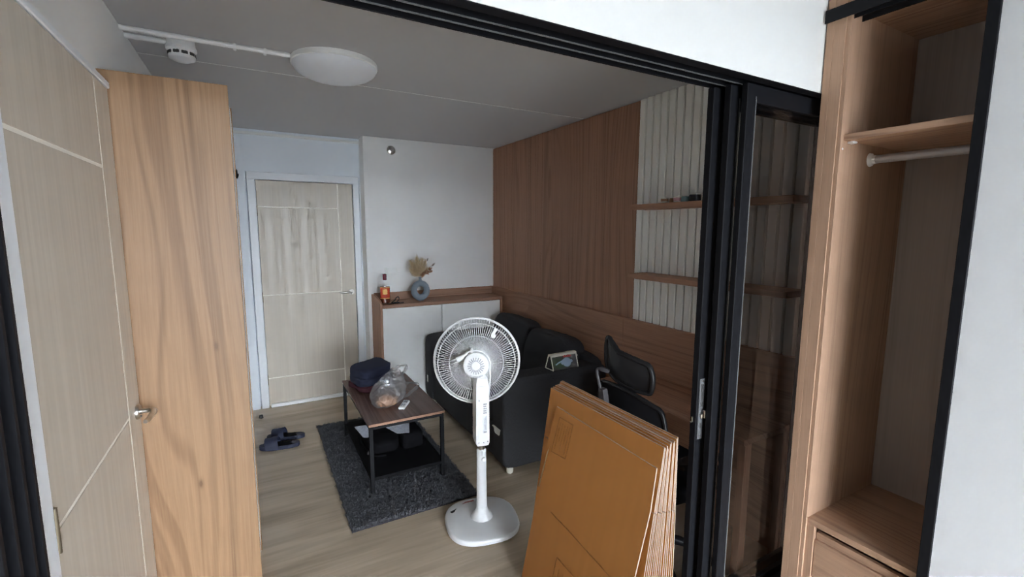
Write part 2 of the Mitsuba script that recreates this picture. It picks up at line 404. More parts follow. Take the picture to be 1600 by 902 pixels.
# nearest door in the left wall (faces +x): u = y
structure('door_2', 'closed beige door with thin inlay lines in the left wall, nearest to the camera', 'door')
D2Y, D2X = 1.238, -0.395
for nm, bs, mt in flush_door('door_2', 0.830, 2.06, (0.20, 0.968, 1.79), 0.672, 0.062, 0.026, 0.004):
    ms = []
    for u0, u1, z0, z1, d0, d1, c in bs:
        if nm == 'frame' and u0 > 0.5:
            u1, d1 = u0 + 0.014, -0.016
        if nm == 'frame' and u1 > 0.5:
            u1 = min(u1, 0.848)
        ms.append(box(max(D2X + d0, XL + 0.0005) if nm != 'frame' else max(D2X + d0, XL + 0.0005), D2X + d1, D2Y + u0, D2Y + u1, z0, z1, c))
    part('door_2', nm, cat(ms), 'door_laminate_near' if mt == 'door_laminate' else mt)
lever('door_2', (D2X, D2Y + 0.775, 0.955), (1, 0, 0), (0, -1, 0), 0.12)
for z in (0.25, 0.975):
    part('door_2', 'hinge', cat(tube([(D2X + 0.004, D2Y - 0.003, z - 0.05), (D2X + 0.004, D2Y - 0.003, z + 0.05)], 0.005, 10), box(D2X, D2X + 0.002, D2Y, D2Y + 0.006, z - 0.05, z + 0.05)), 'dark_brass', 40, label='dark hinge')

# ------------------------------------------------------------------ sliding partition
k = thing('track_frame', 'black three-channel head track and left jamb of the sliding partition', 'frame')
part(k, 'head_track', cat(box(XL, XR - 0.04, PF + 0.007, PB, ZT + 0.028, ZT + 0.05), box(XL, XR - 0.04, PF + 0.001, PF + 0.034, ZT, ZT + 0.0025), box(XL, XR - 0.04, PF + 0.007, PF + 0.034, ZT + 0.002, ZT + 0.03)), 'black_alu')
for y in (PF + 0.070, PF + 0.112, PB - 0.008):
    part(k, 'rail', cat(box(XL, XR - 0.04, y, y + 0.008, ZT + 0.002, ZT + 0.03)), 'black_alu')
    if y < PB - 0.01:
        part(k, 'rail_lip', box(XL, XR - 0.04, y + 0.0005, y + 0.0065, ZT, ZT + 0.002), 'alu_edge', label='thin pale edge of the rail')
part(k, 'jamb', box(XL + 0.0005, -0.405, PF, PB, 0.0, ZT, 0.001), 'black_alu')
for y in (PF, PF + 0.050, PF + 0.105, PB - 0.012):
    part(k, 'jamb_fin', box(-0.405, -0.386, y, y + 0.012, 0.0, ZT, 0.001), 'black_alu')
part(k, 'floor_track', box(XL + 0.04, XR - 0.04, PF, PB, 0.0, 0.0025), 'black_alu')

def sliding_panel(x0, x1, y0, y1, sw, label):
    k = thing('sliding_panel', label, 'sliding door', None)
    z0, z1 = 0.014, ZT - 0.004
    part(k, 'stile', box(x0, x0 + sw, y0, y1, z0, z1, 0.0025), 'black_alu')
    part(k, 'stile', box(x1 - sw, x1, y0, y1, z0, z1, 0.0025), 'black_alu')
    part(k, 'rail', box(x0 + sw, x1 - sw, y0 + 0.003, y1 - 0.003, z1 - 0.06, z1, 0.001), 'black_alu')
    part(k, 'rail', box(x0 + sw, x1 - sw, y0 + 0.003, y1 - 0.003, z0, z0 + 0.08, 0.001), 'black_alu')
    ym = (y0 + y1) / 2
    m = trimesh.Trimesh([[x0 + sw, ym, z0 + .08], [x1 - sw, ym, z0 + .08], [x1 - sw, ym, z1 - .06], [x0 + sw, ym, z1 - .06]], [[0, 1, 2], [0, 2, 3]], process=False)
    part(k, 'pane', m, 'smoked_glass', label='smoked glass pane')
    part(k, 'edge_strip', box(x0 + sw - 0.001, x0 + sw + 0.003, y0 - 0.001, y0 + 0.003, z0 + 0.04, z1 - 0.04), 'alu_edge', label='thin pale edge line')
    return k
s3 = sliding_panel(1.437, 2.18, 1.130, 1.158, 0.058, 'rearmost black-framed sliding glass panel, with the lock on its stile')
s2 = sliding_panel(1.462, 2.185, 1.082, 1.108, 0.048, 'middle black-framed sliding glass panel of the stack')
s1 = sliding_panel(1.492, 2.19, 1.040, 1.064, 0.046, 'front black-framed sliding glass panel beside the wardrobe')
lock = part(s3, 'lock', box(1.446, 1.472, 1.1265, 1.131, 0.80, 1.04, 0.001), 'alu_edge', label='narrow steel lock plate')
put(lock + '__slot', box(1.453, 1.466, 1.1255, 1.1285, 0.93, 1.02, 0.001), 'dark_slot')
put(lock + '__turn_knob', cat(box(1.452, 1.467, 1.117, 1.1275, 0.885, 0.905, 0.003), box(1.457, 1.462, 1.108, 1.118, 0.89, 0.92, 0.001)), 'steel')
put(lock + '__keyhole', box(1.455, 1.464, 1.1252, 1.1285, 0.845, 0.865, 0.003), 'dark_slot')
for i, z in enumerate((1.032, 0.808)):
    put(lock + '__screw' + ('' if i == 0 else '_001'), mv(rot(lathe([(0, 0), (0.004, 0), (0.003, 0.002), (0, 0.002)], 12), [1, 0, 0], math.pi / 2), 1.459, 1.1268, z), 'steel', 40)
part(s3, 'strike_hook', cat(box(1.432, 1.438, 1.143, 1.149, 0.866, 0.888, 0.001), box(1.426, 1.438, 1.143, 1.149, 0.866, 0.871, 0.001)), 'steel')

# ------------------------------------------------------------------ wardrobe (open, right)
WF, WY0, WY1, WB = 1.86, -1.2, 1.000, 2.40
k = thing('wardrobe', 'tall oak-veneer wardrobe standing open at the right edge of the picture', 'wardrobe')
GT = 0.078
part(k, 'side_panel', cat(box(WF, WB, WY1 - 0.026, WY1, 0.0, BH - 0.02, 0.001), box(WF - 0.0, WF + 0.10, WY1 - 0.064, WY1 - 0.026, 0.0, BH - 0.02, 0.001)), 'wardrobe_upright')
part(k, 'reveal_strip', box(WF + 0.004, WB - 0.02, WY1 - GT, WY1 - 0.064, 0.0, BH - 0.02, 0.001), 'wardrobe_upright')
part(k, 'side_panel', box(WF, WB, WY0, WY0 + 0.03, 0.0, BH - 0.02, 0.001), 'wardrobe_upright')
part(k, 'divider', box(WF + 0.07, WB - 0.02, -0.14, -0.12, 0.0, 2.30, 0.001), 'wardrobe_upright')
part(k, 'back_panel', box(WB - 0.02, WB, WY0 + 0.03, WY1 - 0.026, 0.0, BH - 0.02), 'dim_laminate')
part(k, 'fascia', box(WF, WF + 0.02, WY0 + 0.03, WY1 - GT, 2.378, BH - 0.02, 0.001), 'oak_lengthwise')
part(k, 'top_panel', box(WF + 0.02, WB - 0.02, WY0 + 0.03, WY1 - GT, 2.36, 2.375), 'oak_lengthwise')
part(k, 'upper_shelf', box(WF + 0.022, WB - 0.02, -0.12, WY1 - GT, 1.921, 1.943, 0.001), 'oak_lengthwise')
part(k, 'drawer_top', box(WF + 0.012, WB - 0.02, -0.12, WY1 - GT, 0.438, 0.462, 0.001), 'oak_lengthwise')
part(k, 'drawer_surround', box(WF + 0.012, WF + 0.030, WY1 - GT - 0.028, WY1 - GT, 0.0, 0.438, 0.001), 'wardrobe_upright')
for i, (za, zb) in enumerate(((0.225, 0.412), (0.02, 0.215))):
    part(k, 'drawer', cat(box(WF + 0.018, WF + 0.036, -0.10, WY1 - GT - 0.031, za, zb - 0.028, 0.001), box(WF + 0.027, WF + 0.045, -0.10, WY1 - GT - 0.031, zb - 0.03, zb, 0.001)), 'oak_lengthwise')
rod = part(k, 'hanging_rod', tube([(2.084, -0.12, 1.868), (2.084, WY1 - GT - 0.004, 1.868)], [0.0155, 0.0155], 16), 'rod_metal', 40, label='steel hanging rod')
put(rod + '__bracket', mv(rot(lathe([(0, 0), (0.026, 0), (0.024, 0.006), (0.017, 0.012), (0.016, 0.022), (0, 0.022)], 24), [1, 0, 0], math.pi / 2), 2.084, WY1 - GT, 1.868), 'white_plastic', 40)
part(k, 'shelf_support', box(WF + 0.050, WF + 0.080, WY1 - GT - 0.02, WY1 - GT, 1.913, 1.921, 0.002), 'white_plastic')
part(k, 'screw_cap', mv(rot(lathe([(0, 0), (0.004, 0), (0.003, 0.0015), (0, 0.0015)], 12), [1, 0, 0], math.pi / 2), WF + 0.020, WY1 - GT, 1.893), 'white_plastic', 40)
tr = part(k, 'sliding_track', cat(box(WF - 0.022, WF - 0.018, WY0 + 0.03, WY1 - 0.003, 2.334, 2.378), box(WF - 0.0215, WF + 0.075, WY0 + 0.03, WY1 - 0.03, 2.372, 2.3775),
          box(WF + 0.018, WF + 0.023, WY0 + 0.03, WY1 - 0.040, 2.335, 2.372), box(WF + 0.07, WF + 0.075, WY0 + 0.03, WY1 - GT - 0.002, 2.334, 2.372)), 'black_metal', label='black metal top track')
dk = 'wardrobe__door'
labels[dk] = {'label': 'white sliding door in a black frame'}
DY1 = 0.566
part(dk, 'panel', box(WF - 0.006, WF + 0.008, WY0 + 0.07, DY1 - 0.028, 0.06, 2.27), 'door_white')
part(dk, 'stile', cat(box(WF - 0.012, WF + 0.013, DY1 - 0.030, DY1, 0.02, 2.31, 0.002)), 'black_alu')
part(dk, 'stile', cat(box(WF - 0.012, WF + 0.013, WY0 + 0.04, WY0 + 0.07, 0.02, 2.31, 0.002)), 'black_alu')
part(dk, 'rail', box(WF - 0.010, WF + 0.012, WY0 + 0.07, DY1 - 0.030, 2.27, 2.31, 0.001), 'black_alu')
part(dk, 'rail', box(WF - 0.010, WF + 0.012, WY0 + 0.07, DY1 - 0.030, 0.02, 0.06, 0.001), 'black_alu')
part(dk, 'edge_strip', box(WF + 0.013, WF + 0.017, DY1 - 0.008, DY1 - 0.002, 0.03, 2.29), 'alu_edge', label='thin pale seal line')
part(k, 'floor_track', box(WF - 0.015, WF + 0.07, WY0 + 0.03, WY1 - GT, 0.0, 0.012), 'black_metal')

# ------------------------------------------------------------------ tall cabinet (left)
k = thing('tall_cabinet', 'tall oak-veneer cabinet beside the nearest door, its side panel facing us', 'cabinet')
CX1, CY0, CZ = -0.049, 2.09, 2.128
part(k, 'side_panel', box(XL + 0.001, CX1, CY0, CY0 + 0.022, 0.0, CZ, 0.0012), 'oak_upright')
part(k, 'side_panel', box(XL + 0.001, CX1, CY0 + 0.378, CY0 + 0.40, 0.0, CZ, 0.0012), 'oak_upright')
part(k, 'top_panel', box(XL + 0.001, CX1 - 0.0225, CY0 + 0.022, CY0 + 0.378, CZ - 0.024, CZ - 0.002), 'oak_lengthwise')
part(k, 'back_panel', box(XL + 0.001, XL + 0.012, CY0 + 0.022, CY0 + 0.378, 0.06, CZ - 0.024), 'white_laminate')
part(k, 'base_panel', box(XL + 0.012, CX1 - 0.0225, CY0 + 0.022, CY0 + 0.378, 0.0, 0.08), 'oak_lengthwise')
for i in range(2):
    d = part(k, 'door', box(CX1 - 0.022, CX1 - 0.004, CY0 + 0.0235 + i * 0.178, CY0 + 0.199 + i * 0.178, 0.083, CZ - 0.027, 0.001), 'white_laminate')
hk = thing('coat_hook', 'small black hook with a knob on the white wall beside the tall cabinet', 'hook')
hx, hz = -0.086, 2.03
put(hk, cat(box(hx - 0.008, hx + 0.008, YD - 0.004, YD, hz - 0.02, hz + 0.05, 0.001), tube(smooth_path([(hx, YD - 0.003, hz + 0.03), (hx, YD - 0.02, hz + 0.035), (hx, YD - 0.028, hz + 0.05)], 5), 0.005, 8),
            tube(smooth_path([(hx, YD - 0.003, hz), (hx + 0.005, YD - 0.03, hz - 0.012), (hx + 0.01, YD - 0.045, hz), (hx + 0.012, YD - 0.046, hz + 0.015)], 5), 0.006, 8)), 'black_metal', 40)

# ------------------------------------------------------------------ ceiling fittings
k = thing('ceiling_lamp', 'round white dome ceiling lamp, switched off', 'ceiling lamp')
LX, LY = 0.408, 2.545
part(k, 'base_ring', mv(lathe([(0, H), (0.200, H), (0.203, H - 0.006), (0.203, H - 0.022), (0.197, H - 0.026), (0, H - 0.026)], 64), LX, LY, 0), 'white_plastic', 40)
dome = [(0.197 * math.cos(t), H - 0.024 - 0.068 * math.sin(t)) for t in np.linspace(0, math.pi / 2, 18)]
dome[-1] = (0.0, dome[-1][1])
part(k, 'diffuser', mv(lathe(dome, 64), LX, LY, 0), 'diffuser', True, label='frosted pale dome')
k = thing('smoke_detector', 'white round smoke detector with dark vent slots on the ceiling', 'smoke detector')
SX, SY = -0.226, 2.60
part(k, 'base', mv(lathe([(0, H), (0.052, H), (0.053, H - 0.022), (0.050, H - 0.026), (0, H - 0.026)], 40), SX, SY, 0), 'white_plastic', 40)
part(k, 'body', mv(lathe([(0, H - 0.026), (0.055, H - 0.026), (0.058, H - 0.032), (0.058, H - 0.042), (0.051, H - 0.050), (0.051, H - 0.066), (0.049, H - 0.078), (0.030, H - 0.087), (0, H - 0.088)], 40), SX, SY, 0), 'white_plastic', 40)
for i in range(10):
    a = i * 2 * math.pi / 10
    part(k, 'vent_slot', mv(rot(box(0.0485, 0.052, -0.012, 0.012, H - 0.065, H - 0.052, 0.001), [0, 0, 1], a), SX, SY, 0), 'dark_slot')
def conduit(x0, x1, y, label, clips):
    k = thing('conduit_pipe', label, 'conduit')
    part(k, 'pipe', tube([(x0, y, H - 0.011), (x1, y, H - 0.011)], 0.0105, 14), 'white_plastic', 40)
    for c in clips:
        part(k, 'clip', cat(box(c - 0.006, c + 0.006, y - 0.014, y + 0.02, H - 0.024, H - 0.0005, 0.002)), 'white_plastic')
conduit(XL + 0.001, LX - 0.203, 2.520, 'long white cable conduit on the ceiling leading to the dome lamp', (-0.02, 0.10))
conduit(XL + 0.001, SX - 0.052, 2.612, 'short white cable conduit on the ceiling leading to the smoke detector', ())
k = thing('sprinkler', 'small chrome sprinkler head high on the far wall', 'sprinkler')
rz = lathe([(0, 0), (0.041, 0), (0.039, 0.006), (0.022, 0.014), (0, 0.014)], 28)
part(k, 'escutcheon', mv(rot(rz, [1, 0, 0], math.pi / 2), 1.157, YB, 2.317), 'steel', 40)
part(k, 'nozzle', cat(mv(rot(lathe([(0, 0), (0.009, 0), (0.009, 0.03), (0.005, 0.045), (0, 0.045)], 16), [1, 0, 0], math.pi / 2), 1.157, YB - 0.009, 2.317), box(1.141, 1.173, YB - 0.056, YB - 0.053, 2.300, 2.334, 0.001)), 'steel', 30)
k = thing('wall_switch', 'blank white wall plate above the bottle', 'wall plate')
part(k, 'plate', box(1.065, 1.185, YB - 0.008, YB, 1.165, 1.235, 0.003), 'white_lintel')
part(k, 'cover', box(1.085, 1.165, YB - 0.0105, YB - 0.007, 1.178, 1.222, 0.002), 'white_lintel')

# ------------------------------------------------------------------ right wall cladding
k = thing('wood_wall_panel', 'large teak-veneer panel with upright grain on the right wall', 'wall panel')
put(k, box(2.205, XR, 2.278, YB, 0.992, H - 0.006, 0.001), 'teak_upright')
k = thing('dado_panel', 'low teak-veneer dado along the right wall behind the sofa and desk', 'wall panel')
part(k, 'board', box(2.185, XR, 2.35, YB, 0.0, 0.99, 0.001), 'teak_lengthwise')
part(k, 'board', box(2.185, XR, PB + 0.002, 2.347, 0.0, 0.99, 0.001), 'teak_lengthwise')
part(k, 'ledge', box(2.178, XR, PB + 0.002, YB, 0.99, 1.006, 0.001), 'teak_lengthwise')
k = thing('slat_panel', 'white fluted panel of upright slats on the right wall', 'wall panel')
part(k, 'backing', box(2.225, XR, PB + 0.002, 2.278, 1.006, H - 0.002), 'slat_groove')
pitch = 0.0595
y = 2.276
while y - 0.05 > PB + 0.01:
    prof = Polygon([(0, 0), (0.0, 0.024), (0.004, 0.028), (0.045, 0.028), (0.0495, 0.022), (0.0495, 0)])
    m = prism(prof, H - 0.004 - 1.006)
    v = m.vertices
    m = trimesh.Trimesh(np.stack([2.226 - v[:, 1], y - v[:, 0], 1.006 + v[:, 2]], 1), m.faces, process=False)
    m.fix_normals()
    part(k, 'slat', m, 'slat_paint')
    y -= pitch
for i, (z, lb) in enumerate(((1.722, 'upper teak wall shelf with small jars on it, before the white slats'), (1.300, 'lower teak wall shelf, empty, before the white slats'))):
    k = thing('wall_shelf', lb, 'shelf', None)
    put(k, box(2.04, 2.205, PB + 0.01, 2.165, z, z + 0.030, 0.0015), 'teak_lengthwise')

# ------------------------------------------------------------------ desk
k = thing('desk', 'narrow teak-veneer desk along the right wall beside the partition', 'desk')
part(k, 'desktop', box(1.84, 2.183, PB + 0.025, 2.16, 0.652, 0.680, 0.001), 'teak_lengthwise')
part(k, 'leg', box(1.85, 1.895, PB + 0.025, PB + 0.06, 0.0, 0.652, 0.001), 'teak_upright')
part(k, 'leg', box(2.138, 2.163, PB + 0.025, PB + 0.06, 0.0, 0.652, 0.001), 'teak_upright')
part(k, 'leg_panel', box(1.86, 2.183, 2.13, 2.155, 0.0, 0.652, 0.001), 'teak_upright')
part(k, 'modesty_panel', box(2.165, 2.182, PB + 0.03, 2.13, 0.30, 0.652), 'teak_lengthwise')

# ------------------------------------------------------------------ sideboard
k = thing('sideboard', 'low cabinet with white doors and a teak-veneer top against the far wall', 'cabinet')
SX0, SX1, SF, SZ = 0.935, 2.14, 4.03, 0.935
part(k, 'top_panel', box(SX0 + 0.0205, SX1, SF, YB - 0.02, SZ - 0.03, SZ, 0.001), 'teak_crosswise')
side = Polygon([(SF, 0), (YB, 0), (YB, 0.995), (YB - 0.12, 0.992), (SF + 0.05, 0.975), (SF + 0.018, 0.963), (SF + 0.003, 0.945), (SF, 0.93)])
m = prism(side, 0.02); v = m.vertices
m = trimesh.Trimesh(np.stack([SX0 + v[:, 2], v[:, 0], v[:, 1]], 1), m.faces, process=False); m.fix_normals()
part(k, 'side_panel', m, 'teak_upright')
part(k, 'side_panel', box(SX1 - 0.022, SX1, SF, YB - 0.02, 0.0, SZ - 0.03, 0.001), 'teak_upright')
part(k, 'back_ledge', box(SX0 + 0.0205, 2.177, YB - 0.02, YB, 0.6, 1.005, 0.001), 'teak_crosswise')
part(k, 'carcass', box(SX0 + 0.0205, SX1 - 0.0225, SF + 0.03, YB - 0.021, 0.04, SZ - 0.031), 'dark_slot')
part(k, 'plinth', box(SX0 + 0.0205, SX1 - 0.0225, SF + 0.04, SF + 0.06, 0.0, 0.04), 'black_plastic')
mid = 1.505
part(k, 'door', box(SX0 + 0.022, mid - 0.0025, SF + 0.006, SF + 0.024, 0.045, SZ - 0.033, 0.001), 'white_laminate')
part(k, 'door', box(mid + 0.0025, SX1 - 0.024, SF + 0.006, SF + 0.024, 0.045, SZ - 0.033, 0.001), 'white_laminate')

# on the sideboard: bottle, ring vase, coiled cord
k = thing('liquor_bottle', 'dark red liquor bottle with orange-red label on the low cabinet', 'bottle')
BXc, BYc = 1.008, 4.14
def at(m, x, y, z): return mv(m, x, y, z)
part(k, 'glass', at(lathe([(0, 0), (0.040, 0), (0.045, 0.006), (0.046, 0.015), (0.046, 0.155), (0.043, 0.170), (0.028, 0.188), (0.0155, 0.198), (0.0135, 0.205), (0.0135, 0.222), (0, 0.222)], 36, 1, 0.8), BXc, BYc, SZ), 'clear_glass', True)
part(k, 'drink', at(lathe([(0, 0.008), (0.038, 0.008), (0.043, 0.016), (0.043, 0.152), (0, 0.152)], 36, 1, 0.8), BXc, BYc, SZ), 'rum', 40, label='dark red drink inside')
part(k, 'cap', at(lathe([(0, 0.212), (0.0165, 0.212), (0.0165, 0.262), (0.015, 0.265), (0, 0.265)], 24), BXc, BYc, SZ), 'bottle_cap', 40)
def arc_band(r, a0, a1, z0, z1, sy=0.8, n=14, t=0.0006):
    A = np.linspace(a0, a1, n)
    V = [(rr * math.cos(a), rr * sy * math.sin(a), z) for rr in (r, r + t) for z in (z0, z1) for a in A]
    F = []
    for i in range(n - 1):
        q = lambda l, j: l * n + j
        for (l0, l1) in ((2, 3), (1, 0), (0, 2), (3, 1)):
            F += [[q(l0, i), q(l0, i + 1), q(l1, i + 1)], [q(l0, i), q(l1, i + 1), q(l1, i)]]
    return trimesh.Trimesh(V, F, process=False)
fa = -math.pi / 2 - 0.2
lb = part(k, 'label', at(arc_band(0.0465, fa - 1.0, fa + 1.0, 0.045, 0.150), BXc, BYc, SZ), 'bottle_label', label='orange-red label with a gold centre')
put(lb + '__gold_patch', at(arc_band(0.0472, fa - 0.45, fa + 0.45, 0.085, 0.132), BXc, BYc, SZ), 'label_gold')
put(lb + '__gold_band', at(arc_band(0.0472, fa - 1.0, fa + 1.0, 0.047, 0.053), BXc, BYc, SZ), 'label_gold')
put(lb + '__gold_band_001', at(arc_band(0.0472, fa - 1.0, fa + 1.0, 0.142, 0.148), BXc, BYc, SZ), 'label_gold')
k = thing('cord', 'small black coiled cord beside the liquor bottle', 'cord')
cx, cy = 1.085, 4.12
pts = [(cx - 0.075, cy - 0.045, SZ + 0.0052), (cx - 0.05, cy - 0.06, SZ + 0.0052), (cx - 0.01, cy - 0.05, SZ + 0.0052), (cx + 0.03, cy - 0.035, SZ + 0.0052), (cx + 0.01, cy - 0.005, SZ + 0.006), (cx - 0.03, cy - 0.02, SZ + 0.010), (cx + 0.0, cy - 0.02, SZ + 0.03),
       (cx + 0.012, cy - 0.02, SZ + 0.052), (cx + 0.032, cy - 0.02, SZ + 0.055), (cx + 0.036, cy - 0.02, SZ + 0.035), (cx + 0.02, cy - 0.02, SZ + 0.014), (cx + 0.04, cy - 0.035, SZ + 0.006), (cx + 0.075, cy - 0.03, SZ + 0.0052)]
put(k, tube(smooth_path(pts, 7), 0.0042, 8), 'black_plastic', True)
k = thing('ring_vase', 'blue-grey ring-shaped ceramic vase on the low cabinet', 'vase')
VX, VY = 1.345, 4.17
ringc = SZ + 0.0955
path = [(0.062 * math.cos(t), 0, 0.066 * math.sin(t)) for t in np.linspace(0, 2 * math.pi, 48, endpoint=False)]
rad = [0.027 + 0.003 * (math.sin(t) < 0) for t in np.linspace(0, 2 * math.pi, 48, endpoint=False)]
ring = tube(path, rad, 20, closed=True)
part(k, 'body', at(ring, VX, VY, ringc - 0.0), 'stone_blue', True)
part(k, 'neck', at(lathe([(0.028, 0.068), (0.018, 0.088), (0.012, 0.103), (0.0115, 0.118), (0.014, 0.124), (0.009, 0.124), (0.008, 0.10), (0.010, 0.07)], 28), VX, VY, ringc), 'stone_blue', True)
part(k, 'foot', at(lathe([(0, 0), (0.030, 0), (0.034, 0.004), (0.030, 0.012), (0, 0.012)], 28), VX, VY, SZ), 'stone_blue', 40)
# dried flowers
def plume(base, direction, length, width, seed, n=260):
    rs = np.random.RandomState(seed); V, F = [], []
    d = np.array(direction, float); d /= np.linalg.norm(d)
    s = np.cross(d, [0, 1, 0.2]); s /= np.linalg.norm(s); w = np.cross(d, s)
    for i in range(n):
        t = rs.uniform(0.0, 1); a = rs.uniform(0, 2 * math.pi)
        o = np.array(base) + d * length * t
        q = (math.cos(a) * s + math.sin(a) * w)
        wd = width * math.sin(math.pi * min(0.98, 0.15 + 0.8 * t)) * rs.uniform(0.5, 1.1)
        tip = o + q * wd + d * rs.uniform(0.02, 0.05) * length / 0.12
        side = np.cross(tip - o, q + 0.3 * d + 0.01); side /= np.linalg.norm(side) + 1e-9
        side *= 0.0014
        b = len(V); V += [o - side, o + side, tip]; F.append([b, b + 1, b + 2])
        mid_ = (o + tip) / 2 + rs.normal(0, 0.006, 3); b = len(V); V += [mid_ - side, mid_ + side, tip + rs.normal(0, 0.008, 3)]; F.append([b, b + 1, b + 2])
    return trimesh.Trimesh(V, F, process=False)
neck = np.array([VX, VY, ringc + 0.12])
k = thing('dried_bouquet', 'dried pampas and brown sprigs in the ring vase', 'dried flowers')
part(k, 'stem', cat([tube([neck - [0, 0, 0.05], neck + np.array(d) * 0.05], 0.0012, 6) for d in ((-.3, 0, 1), (0, .1, 1), (.3, 0, 1), (.8, 0, 1))]), 'dried_brown')
for i, (d, L, w) in enumerate((((-0.50, 0.1, 1), 0.135, 0.052), ((-0.16, -0.05, 1), 0.15, 0.055), ((0.16, 0.1, 1), 0.145, 0.05), ((-0.34, -0.2, 0.8), 0.11, 0.05), ((0.02, -0.2, 0.9), 0.12, 0.05), ((0.34, 0.0, 1.0), 0.13, 0.045), ((-0.8, 0.1, 0.75), 0.085, 0.042), ((0.55, -0.2, 0.7), 0.085, 0.04))):
    part(k, 'plume', plume(neck + np.array([d[0], d[1], 0]) * 0.02 + [0, 0, 0.008], d, L, w, 20 + i, 420), 'pampas', label='pale feathery plume', kind='stuff')
part(k, 'brown_sprig', cat([mv(trimesh.creation.icosphere(subdivisions=1, radius=r_), neck + np.array([0.005 + 0.095 * t_, dy_ - 0.035, 0.025 + 0.045 * t_ + dz_])) for t_, r_, dy_, dz_ in [(R.uniform(0, 1), R.uniform(0.005, 0.0105), R.uniform(-0.02, 0.02), R.uniform(-0.02, 0.024)) for _ in range(46)]]), 'dried_brown', True)
for i, (e, s_) in enumerate((((0.13, 0, 0.115), 0.008), ((0.075, 0, 0.165), 0.006))):
    tip = neck + np.array(e)
    sp = part(k, 'grey_tail', mv(rot(soft(0, 0, 0, s_, s_, s_ * 2.6, 1.0, sub=2), [0, 1, 0], math.atan2(e[0], e[2])), tip), 'dried_grey', True)
    put(sp + '__stalk', tube(smooth_path([neck - [0, 0, 0.02], neck + np.array(e) * [0.35, 0, 0.55], tip], 6), 0.001, 5), 'dried_brown')

# ------------------------------------------------------------------ small jars on upper shelf
sz = 1.752
k = thing('jar', 'small white and brown jar, leftmost on the upper wall shelf', 'jar')
part(k, 'pot', at(lathe([(0, 0), (0.017, 0), (0.019, 0.004), (0.020, 0.030), (0.017, 0.030), (0.016, 0.006), (0, 0.006)], 20), 2.085, 1.935, sz), 'cream', 40)
part(k, 'band', at(lathe([(0.0198, 0.010), (0.0208, 0.010), (0.0213, 0.024), (0.0203, 0.024)], 20), 2.085, 1.935, sz), 'dried_brown', 40)
k = thing('jar', 'tiny dark brown jar, second from left on the upper wall shelf', 'jar')
put(k, at(lathe([(0, 0), (0.013, 0), (0.014, 0.012), (0.010, 0.026), (0, 0.028)], 18), 2.09, 1.888, sz), 'dried_brown', 40)
k = thing('jar', 'small pink and white jar, middle one on the upper wall shelf', 'jar')
part(k, 'pot', at(lathe([(0, 0), (0.022, 0), (0.024, 0.005), (0.024, 0.036), (0.021, 0.036), (0.020, 0.006), (0, 0.006)], 22), 2.085, 1.838, sz), 'cream', 40)
part(k, 'band', at(lathe([(0.0238, 0.008), (0.0248, 0.008), (0.0248, 0.026), (0.0238, 0.026)], 22), 2.085, 1.838, sz), 'pink', 40)
k = thing('jar', 'small low blue-grey jar between the pink jar and the black tin', 'jar')
put(k, at(lathe([(0, 0), (0.021, 0), (0.023, 0.004), (0.022, 0.024), (0.018, 0.030), (0, 0.031)], 22), 2.085, 1.788, sz), 'teal', 40)
k = thing('tin', 'black tin with a silver lid, rightmost on the upper wall shelf', 'tin')
part(k, 'can', at(lathe([(0, 0), (0.030, 0), (0.031, 0.003), (0.031, 0.036), (0, 0.036)], 28), 2.09, 1.728, sz), 'black_plastic', 40)
part(k, 'lid', at(lathe([(0, 0.036), (0.0295, 0.036), (0.0295, 0.044), (0.027, 0.047), (0, 0.047)], 28), 2.09, 1.728, sz), 'steel', 40)

# ------------------------------------------------------------------ sofa
k = thing('sofa', 'charcoal fabric two-seat sofa along the right wall', 'sofa')
SXf, SXb, SY0, SY1 = 1.322, 2.165, 2.47, 4.015
part(k, 'frame', soft((SXf + SXb) / 2 + 0.01, (SY0 + SY1) / 2, 0.18, (SXb - SXf) / 2 - 0.012, (SY1 - SY0) / 2 - 0.03, 0.125, 0.12, 0.003, 6, 1), 'sofa_fabric', True)
part(k, 'armrest', soft((SXf + SXb) / 2, SY0 + 0.085, 0.352, (SXb - SXf) / 2, 0.088, 0.302, 0.16, 0.005, 5, 2, 5), 'sofa_fabric', True)
part(k, 'armrest', soft((SXf + SXb) / 2, SY1 - 0.085, 0.352, (SXb - SXf) / 2, 0.088, 0.302, 0.16, 0.005, 5, 3, 5), 'sofa_fabric', True)
for i in range(2):
    yc = SY0 + 0.175 + 0.295 + i * 0.59
    part(k, 'seat_cushion', soft(1.65, yc, 0.375, 0.325, 0.292, 0.085, 0.28, 0.008, 5, 4 + i, 5), 'sofa_fabric', True)
    bc = soft(0, 0, 0, 0.115, 0.300 + 0.0 * i, 0.255, 0.42, 0.012, 5, 8 + i, 5)
    part(k, 'back_cushion', mv(rot(bc, [0, 1, 0], 0.22), 2.005, yc + 0.02, 0.545 + 0.03 * i), 'sofa_fabric', True)
part(k, 'back_rest', soft(2.11, (SY0 + SY1) / 2, 0.40, 0.055, (SY1 - SY0) / 2 - 0.02, 0.30, 0.25, 0.004, 5, 12), 'sofa_fabric', True)
for x in (1.40, 2.10):
    for y in (SY0 + 0.06, SY1 - 0.06):
        part(k, 'foot', at(lathe([(0, 0), (0.022, 0), (0.027, 0.07), (0, 0.07)], 16), x, y, 0), 'cream', 40, label='short pale foot')
tg = trimesh.Trimesh([], [])
V, F = [], []
for i in range(9):
    t = i / 8
    y = 2.505 + 0.105 * t
    zb = 0.315 - 0.045 * math.sin(math.pi * (1 - t) * 0.75) * (1 - t * 0.6)
    V += [(1.317, y, 0.318), (1.308 + 0.004 * math.sin(9 * t), y, zb)]
for i in range(8):
    a = 2 * i
    F += [[a, a + 2, a + 3], [a, a + 3, a + 1]]
m = trimesh.Trimesh(V, F, process=False)
